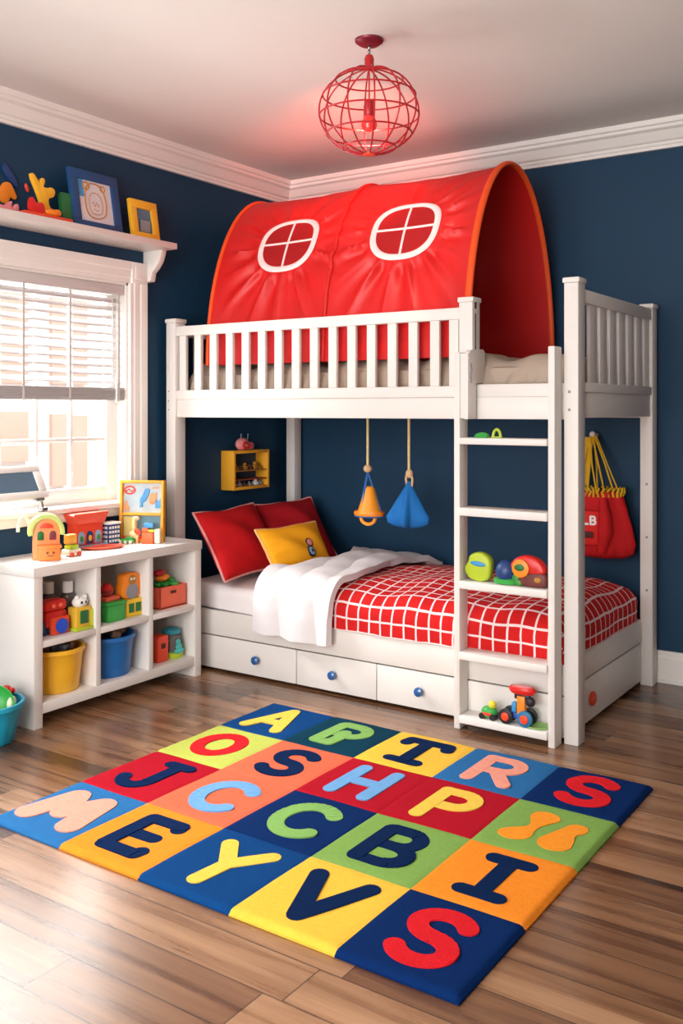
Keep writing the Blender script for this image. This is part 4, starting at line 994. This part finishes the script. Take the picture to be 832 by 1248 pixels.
for ch, cx in (('L', -.040), ('B', -.005)):
    Mx = RZ(4, (bx, by, 0)) @ Matrix.Translation((bx+cx, by-.114, .775)) @ Matrix.Rotation(PI/2, 4, 'X') @ Matrix.Scale(.04, 4)
    for st in GL[ch]: ribbon(b, st, .26, -.06, .06, Mx, 1e-3)
b.build('lettering', whitep, pk)
b = MB()
top = Vector((-1.63, 4.60, 1.172))
for (x, y, z) in ((-1.67, by-.05, .90), (-1.62, by-.055, .90), (-1.575, by-.055, .90), (-1.54, by-.04, .90), (-1.50, by-.03, .905), (-1.60, by+.03, .90)):
    e = Vector((x, y, z)); k = random.uniform(-.012, .012)
    b.tube([top+Vector((k, -.02, 0)), top.lerp(e, .5)+Vector((k, -.012, 0)), e], .0045, 6)
b.tube([top+Vector((.02, -.02, .0)), Vector((-1.51, by-.02, .98)), Vector((-1.475, by-.02, .90))], .0035, 6)
b.box(-1.665, -1.628, 4.56, 4.566, .93, 1.165, .002, ROT(3, 'Y', (-1.64, 4.56, 1.17)))
b.build('cords', yelcord, t)
b = MB()
for i in range(26):
    a = 2*PI*i/26; x = bx+.105*math.cos(a); y = by+.062*math.sin(a)
    b.tube([(x, y, .882), (x*1+.012*math.cos(a*3), y+.01*math.sin(a*5), .905), (x+.01*math.cos(a), y, .925)], .006, 6)
b.build('fringe', yelcord, t)
pg = thing('wall_peg', 'small wooden peg on the back wall holding the red bag', 'peg', (-1.63, YB, 1.18))
MB().cyl((-1.63, YB, 1.175), (-1.63, 4.585, 1.18), .010, n=14).ell((-1.63, 4.583, 1.18), (.015, .012, .015)).build('peg', whitewood, pg)

# ---------------------------------------------------------------- toys on the ladder
Z = 1.187; y = 3.53
b = MB(); b.lathe([(.022, 0), (.026, .004), (.022, .014), (.012, .02), (.003, .022)], (-1.715, y, Z), 20, 1.3, 1); tag(b.build('toy_dome', greenp, loc=(-1.715, y, Z)), 'flat green toy dome at left on the top ladder tread', 'toy')
b = MB(); b.tube([(-1.650+.016*math.cos(a), y, Z+.004+.03*math.sin(a)) for a in [PI*k/14 for k in range(15)]], .006, 8).box(-1.672, -1.628, y-.01, y+.01, Z, Z+.006, .002); tag(b.build('toy_arch', lime, loc=(-1.65, y, Z)), 'lime green toy arch on the top ladder tread', 'toy')
Z = .606
t = thing('toy_bread', 'lime green rounded toy with a blue slot on the middle tread', 'toy', (-1.70, y, Z))
pts = smooth_closed([(-1.762, Z), (-1.79, Z+.05), (-1.768, Z+.075), (-1.765, Z+.105), (-1.72, Z+.122), (-1.672, Z+.10), (-1.665, Z+.06), (-1.678, Z)], 3)
MB().prism(pts, y-.025, y+.02, 'y', .010).build('body', lime, t, smooth=60)
MB().ell((-1.722, y-.026, Z+.072), (.034, .005, .010), ROT(6, 'Y')).build('slot', skyblue, t)
t = thing('toy_ball', 'navy ball in a green cradle on the middle tread', 'toy', (-1.61, y, Z))
MB().ell((-1.605, y-.01, Z+.050), (.043, .038, .047)).build('ball', darkblue, t)
MB().lathe([(.03, 0), (.044, .004), (.046, .02), (.036, .026), (.01, .012)], (-1.605, y-.005, Z), 28, 1.2, .85).build('cradle', greenp, t)
t = thing('toy_parrot', 'red parrot-like toy with an orange ring eye on the middle tread', 'toy', (-1.50, y, Z))
pts = smooth_closed([(-1.585, Z+.06), (-1.575, Z+.10), (-1.53, Z+.125), (-1.47, Z+.115), (-1.44, Z+.085), (-1.432, Z+.05), (-1.50, Z+.045)], 3)
MB().prism(pts, y-.03, y+.02, 'y', .010).build('crown', redplastic, t, smooth=60)
pts = smooth_closed([(-1.545, Z), (-1.55, Z+.04), (-1.50, Z+.06), (-1.432, Z+.062), (-1.425, Z+.03), (-1.432, Z)], 3)
MB().prism(pts, y-.032, y+.02, 'y', .010).build('body', mat('brown_maroon', '#6b2f2a', .5, var=.25, vscale=50), t, smooth=60)
MB().cyl((-1.532, y-.042, Z+.072), (-1.532, y-.028, Z+.072), .036, n=28, bev=.004).build('eye_ring', mat('bright_orange_plastic', '#fb8c1d', .4), t)
MB().ell((-1.535, y-.042, Z+.076), (.021, .004, .014)).build('eye', dkgreen, t)
MB().ell((-1.462, y-.034, Z+.032), (.015, .004, .011)).build('small_eye', ochre, t)
b = MB(); b.ell((-1.555, y-.018, Z+.03), (.022, .015, .022)).ell((-1.545, y-.02, Z+.015), (.022, .015, .015)); tag(b.build('toy_frog', mat('grass_green_plastic', '#3f8f3a', .45, var=.3, vscale=60), loc=(-1.55, y, Z)), 'small green knobbly toy between navy ball and red parrot', 'toy')
# bottom tread
Z = .060; y = 3.515
t = thing('toy_car', 'green toy car with a yellow driver on the bottom tread', 'toy car', (-1.67, y, Z))
MB().ell((-1.675, y, Z+.028), (.034, .024, .022)).box(-1.705, -1.645, y-.022, y+.022, Z+.006, Z+.026, .006).build('body', greenp, t)
MB().ell((-1.66, y-.004, Z+.058), (.017, .015, .016)).build('driver', mat('lemon_plastic', '#e6d83a', .45), t)
MB().box(-1.695, -1.655, y-.026, y-.02, Z+.015, Z+.028, .002).build('grille', redor, t)
for x in (-1.698, -1.652): MB().cyl((x, y-.026, Z+.012), (x, y+.026, Z+.012), .0125, n=16).build('wheel', black, t)
t = thing('toy_tractor', 'colourful toy tractor with a red canopy on the bottom tread', 'toy tractor', (-1.56, y, Z))
MB().box(-1.62, -1.505, y-.016, y+.016, Z+.022, Z+.046, .006).build('chassis', mat('cobalt_plastic', '#2b57b0', .45), t)
MB().box(-1.553, -1.518, y-.013, y+.013, Z+.04, Z+.115, .005).build('driver', orangep, t)
MB().box(-1.575, -1.555, y-.012, y+.012, Z+.046, Z+.085, .004).build('engine', skyblue, t)
MB().box(-1.565, -1.50, y-.01, y+.01, Z+.10, Z+.122, .005).ell((-1.498, y-.004, Z+.096), (.020, .016, .020)).build('roll_bar', black, t)
MB().lathe([(.004, .122), (.04, .123), (.048, .132), (.048, .144), (.042, .151), (.01, .150)], (-1.533, y, Z), 32, 1.15, .55).build('canopy', redplastic, t)
MB().lathe([(.003, .151), (.036, .150), (.034, .153), (.003, .154)], (-1.533, y, Z), 28, 1.15, .5).build('canopy_top', pinkp, t)
for x, r, m_, h_ in ((-1.592, .030, black, redor), (-1.512, .032, mat('teal_blue_plastic', '#1f6f9c', .45), redor)):
    w = MB().cyl((x, y-.034, Z+r), (x, y-.016, Z+r), r, n=28, bev=.005).build('wheel', m_, t)
    MB().cyl((x, y-.038, Z+r), (x, y-.033, Z+r), r*.55, n=22, bev=.002).build('hub', h_, w)
for x, r in ((-1.592, .030), (-1.512, .032)): MB().cyl((x, y+.016, Z+r), (x, y+.03, Z+r), r, n=28, bev=.004).build('wheel', black, t)
b = MB(); b.lathe([(.004, 0), (.052, .001), (.060, .006), (.057, .008), (.05, .004), (.004, .003)], (-1.475, 3.522, Z), 32, .9, .7); tag(b.build('toy_plate', mat('leaf_green_plastic', '#8fbf6a', .4), loc=(-1.475, 3.522, Z)), 'flat green toy plate at right on the bottom tread', 'dish')

# ---------------------------------------------------------------- alphabet rug
rug = thing('alphabet_rug', 'colourful alphabet patchwork rug on the wood floor', 'rug', (-1.785, 2.58, 0))
K = dict(blue='#0c4079', teal='#0a384c', yellow='#eebd45', sky='#2c6aa2', navy='#08285c', lime='#b9c35a', coral='#ee6a4c', red='#ab1526', green='#7ea552', orange='#f08c2a', cream='#f3dc8e', peach='#ea9c88', lred='#d4222a', lsky='#6ea3d4', lgreen='#82b060', lnavy='#08224a', lyel='#eac552', lor='#f7972e')
rows = [
 [('blue', 'A', 'lyel'), ('teal', 'Q', 'lgreen'), ('yellow', 'T', 'lnavy'), ('sky', 'R', 'peach'), ('navy', 'S', 'lred')],
 [('lime', 'O', 'lred'), ('coral', 'S', 'lnavy'), ('red', 'H', 'lsky'), ('red', 'P', 'lyel'), ('green', '%', 'lor')],
 [('red', 'J', 'lnavy'), ('coral', 'C', 'lsky'), ('navy', 'C', 'lgreen'), ('green', 'B', 'lnavy'), ('orange', 'I', 'lnavy')],
 [('sky', 'M', 'peach'), ('orange', 'E', 'lnavy'), ('blue', 'Y', 'lyel'), ('yellow', 'V', 'lnavy'), ('navy', 'S', 'lred')]]
cn = dict(blue='blue', teal='dark teal', yellow='yellow', sky='light blue', navy='navy', lime='lime green', coral='coral', red='red', green='green', orange='orange', lyel='yellow', lgreen='green', lnavy='navy', peach='peach', lred='red', lsky='light blue', lor='orange')
rx0, ry1, tw, th_ = -2.612, 3.302, .3300, .3590
RT = .018
for r, row in enumerate(rows):
    for c, (bg, ch, fg) in enumerate(row):
        X0 = rx0+tw*c; Y1 = ry1-th_*r; X1 = X0+tw; Y0 = Y1-th_; cx, cy = (X0+X1)/2, (Y0+Y1)/2
        def tile(a, b_, X0=X0, X1=X1, Y0=Y0, Y1=Y1, r=r, c=c):
            x = X0+(X1-X0)*a; y_ = Y0+(Y1-Y0)*b_
            # flat pile, rounded outer border, shallow groove where tiles meet
            e = min(a if c else 9, (1-a) if c < 4 else 9, b_ if r < 3 else 9, (1-b_) if r else 9)
            z = RT-.0025*max(0, 1-e*28)
            o = min(x-rx0, rx0+5*tw-x, y_-(ry1-4*th_), ry1-y_)
            z -= .012*max(0, 1-o/.016)**2
            z += .0012*sn(17*x+5*y_)*sn(13*y_)
            return Vector((x, y_, z))
        b = MB(); b.grid(tile, 40, 40)
        b.box(X0, X1, Y0, Y1, .001, .0062)
        if c == 0 or c == 4 or r == 0 or r == 3: pass
        tl = b.build('tile', rugm(bg, K[bg]), rug, smooth=50)
        part_label(tl, '%s tile' % cn[bg])
        b = MB()
        sc = (.205, .215)
        Mx = Matrix.Translation((cx, cy, 0)) @ Matrix.Diagonal((sc[0]*1.12, sc[1]*1.06, 1, 1))
        zt0, zt1 = RT-.003, RT+.0018
        if ch == '%':
            A_ = [(-.115, -.055), (-.125, -.10), (-.07, -.125), (-.015, -.085), (-.03, -.02), (-.015, .035), (.02, .085), (-.02, .125), (-.075, .115), (-.085, .07), (-.06, .025), (-.055, -.01)]
            B_ = [(-.005, -.085), (.045, -.13), (.11, -.10), (.10, -.03), (.085, .01), (.115, .045), (.10, .09), (.05, .085), (.035, .03), (.02, -.01)]
            b.prism(smooth_closed([(cx+x, cy+y) for x, y in A_], 3), zt0, zt1, 'z'); b.prism(smooth_closed([(cx+x, cy+y) for x, y in B_], 3), zt0, zt1, 'z')
            nm = 'butterfly_shape'
        else:
            w = .40 if ch == 'M' else (.24 if ch in 'CSOV' else .225)
            for st in GL[ch]: ribbon(b, st, w, zt0, zt1, Mx)
            nm = 'letter'
        part_label(b.build(nm, rugm(fg, K[fg]), tl), '%s %s' % (cn[fg], 'butterfly shape' if ch == '%' else 'letter '+('P' if ch == 'Q' else ch)))

# ---------------------------------------------------------------- light
w = bpy.data.worlds.new('sky'); bpy.context.scene.world = w; w.use_nodes = True
bg = w.node_tree.nodes['Background']; bg.inputs[0].default_value = (.92, .96, 1, 1); bg.inputs[1].default_value = .55
def area(name, loc, target, size, size_y, power, col):
    l = bpy.data.lights.new(name, 'AREA'); l.shape = 'RECTANGLE'; l.size = size; l.size_y = size_y; l.energy = power; l.color = col
    o = bpy.data.objects.new(name, l); C.objects.link(o); o.location = loc
    o.rotation_euler = (Vector(target)-Vector(loc)).to_track_quat('-Z', 'Y').to_euler()
    return o
area('window_daylight', (-4.9, 2.5, 3.1), (-2.6, 2.7, .7), 2.0, 1.5, 540, (1, .985, .97))
area('floor_glare_fill', (-5.3, 3.2, 2.5), (-2.2, 2.2, .4), 3.2, 1.3, 150, (1, .985, .97))  # added area lamp outside the window, puts glare on the floor
area('ceiling_fill', (-4.7, 2.5, .0), (-2.2, 2.9, 2.6), 2.4, 1.4, 205, (1, .98, .95))  # added fill lamp, aimed up through the window to brighten the ceiling
area('room_daylight', (-1.5, -1.3, 1.45), (-2.5, 4.0, 1.9), 2.8, 2.2, 150, (1, .975, .95))
s = bpy.data.lights.new('sun', 'SUN'); s.energy = 2.7; s.angle = math.radians(.6); s.color = (1, .97, .93)
so = bpy.data.objects.new('sun', s); C.objects.link(so); so.location = (6, 4, 8)
so.rotation_euler = Vector((-1, .05, -.85)).to_track_quat('-Z', 'Y').to_euler()
p = bpy.data.lights.new('tent_fill_spot', 'SPOT'); p.energy = 13; p.color = (1, .72, .6); p.shadow_soft_size = .025; p.spot_size = math.radians(72); p.spot_blend = .5  # added spot at the bulb's place, brightens the tent front
po = bpy.data.objects.new('tent_fill_spot', p); C.objects.link(po); po.location = (lx, ly, 2.318)
po.rotation_euler = (Vector((-2.57, 4.0, 1.88))-Vector((lx, ly, 2.318))).to_track_quat('-Z', 'Y').to_euler()
p = bpy.data.lights.new('ceiling_red_spot', 'SPOT'); p.energy = 105; p.color = (1, .16, .11); p.shadow_soft_size = .03; p.spot_size = math.radians(56); p.spot_blend = 1  # added red spot, stands in for the tent's red bounce on the ceiling
po = bpy.data.objects.new('ceiling_red_spot', p); C.objects.link(po); po.location = (lx, ly, 2.318)
po.rotation_euler = (Vector((-2.85, 4.25, 2.67))-Vector((lx, ly, 2.318))).to_track_quat('-Z', 'Y').to_euler()

# ---------------------------------------------------------------- camera
cam = bpy.data.cameras.new('camera'); co = bpy.data.objects.new('camera', cam); C.objects.link(co)
co.location = (0, 0, 1.30); co.rotation_euler = (PI/2, 0, math.radians(34.27))
cam.sensor_fit = 'HORIZONTAL'; cam.sensor_width = 36; cam.lens = 1166/832*36; cam.shift_y = -(624-499.5)/832; cam.clip_start = .02
sc = bpy.context.scene; sc.camera = co
sc.view_settings.view_transform = 'Standard'; sc.view_settings.look = 'None'; sc.view_settings.gamma = 1; sc.view_settings.use_curve_mapping = False
sc.view_settings.exposure = 0.2
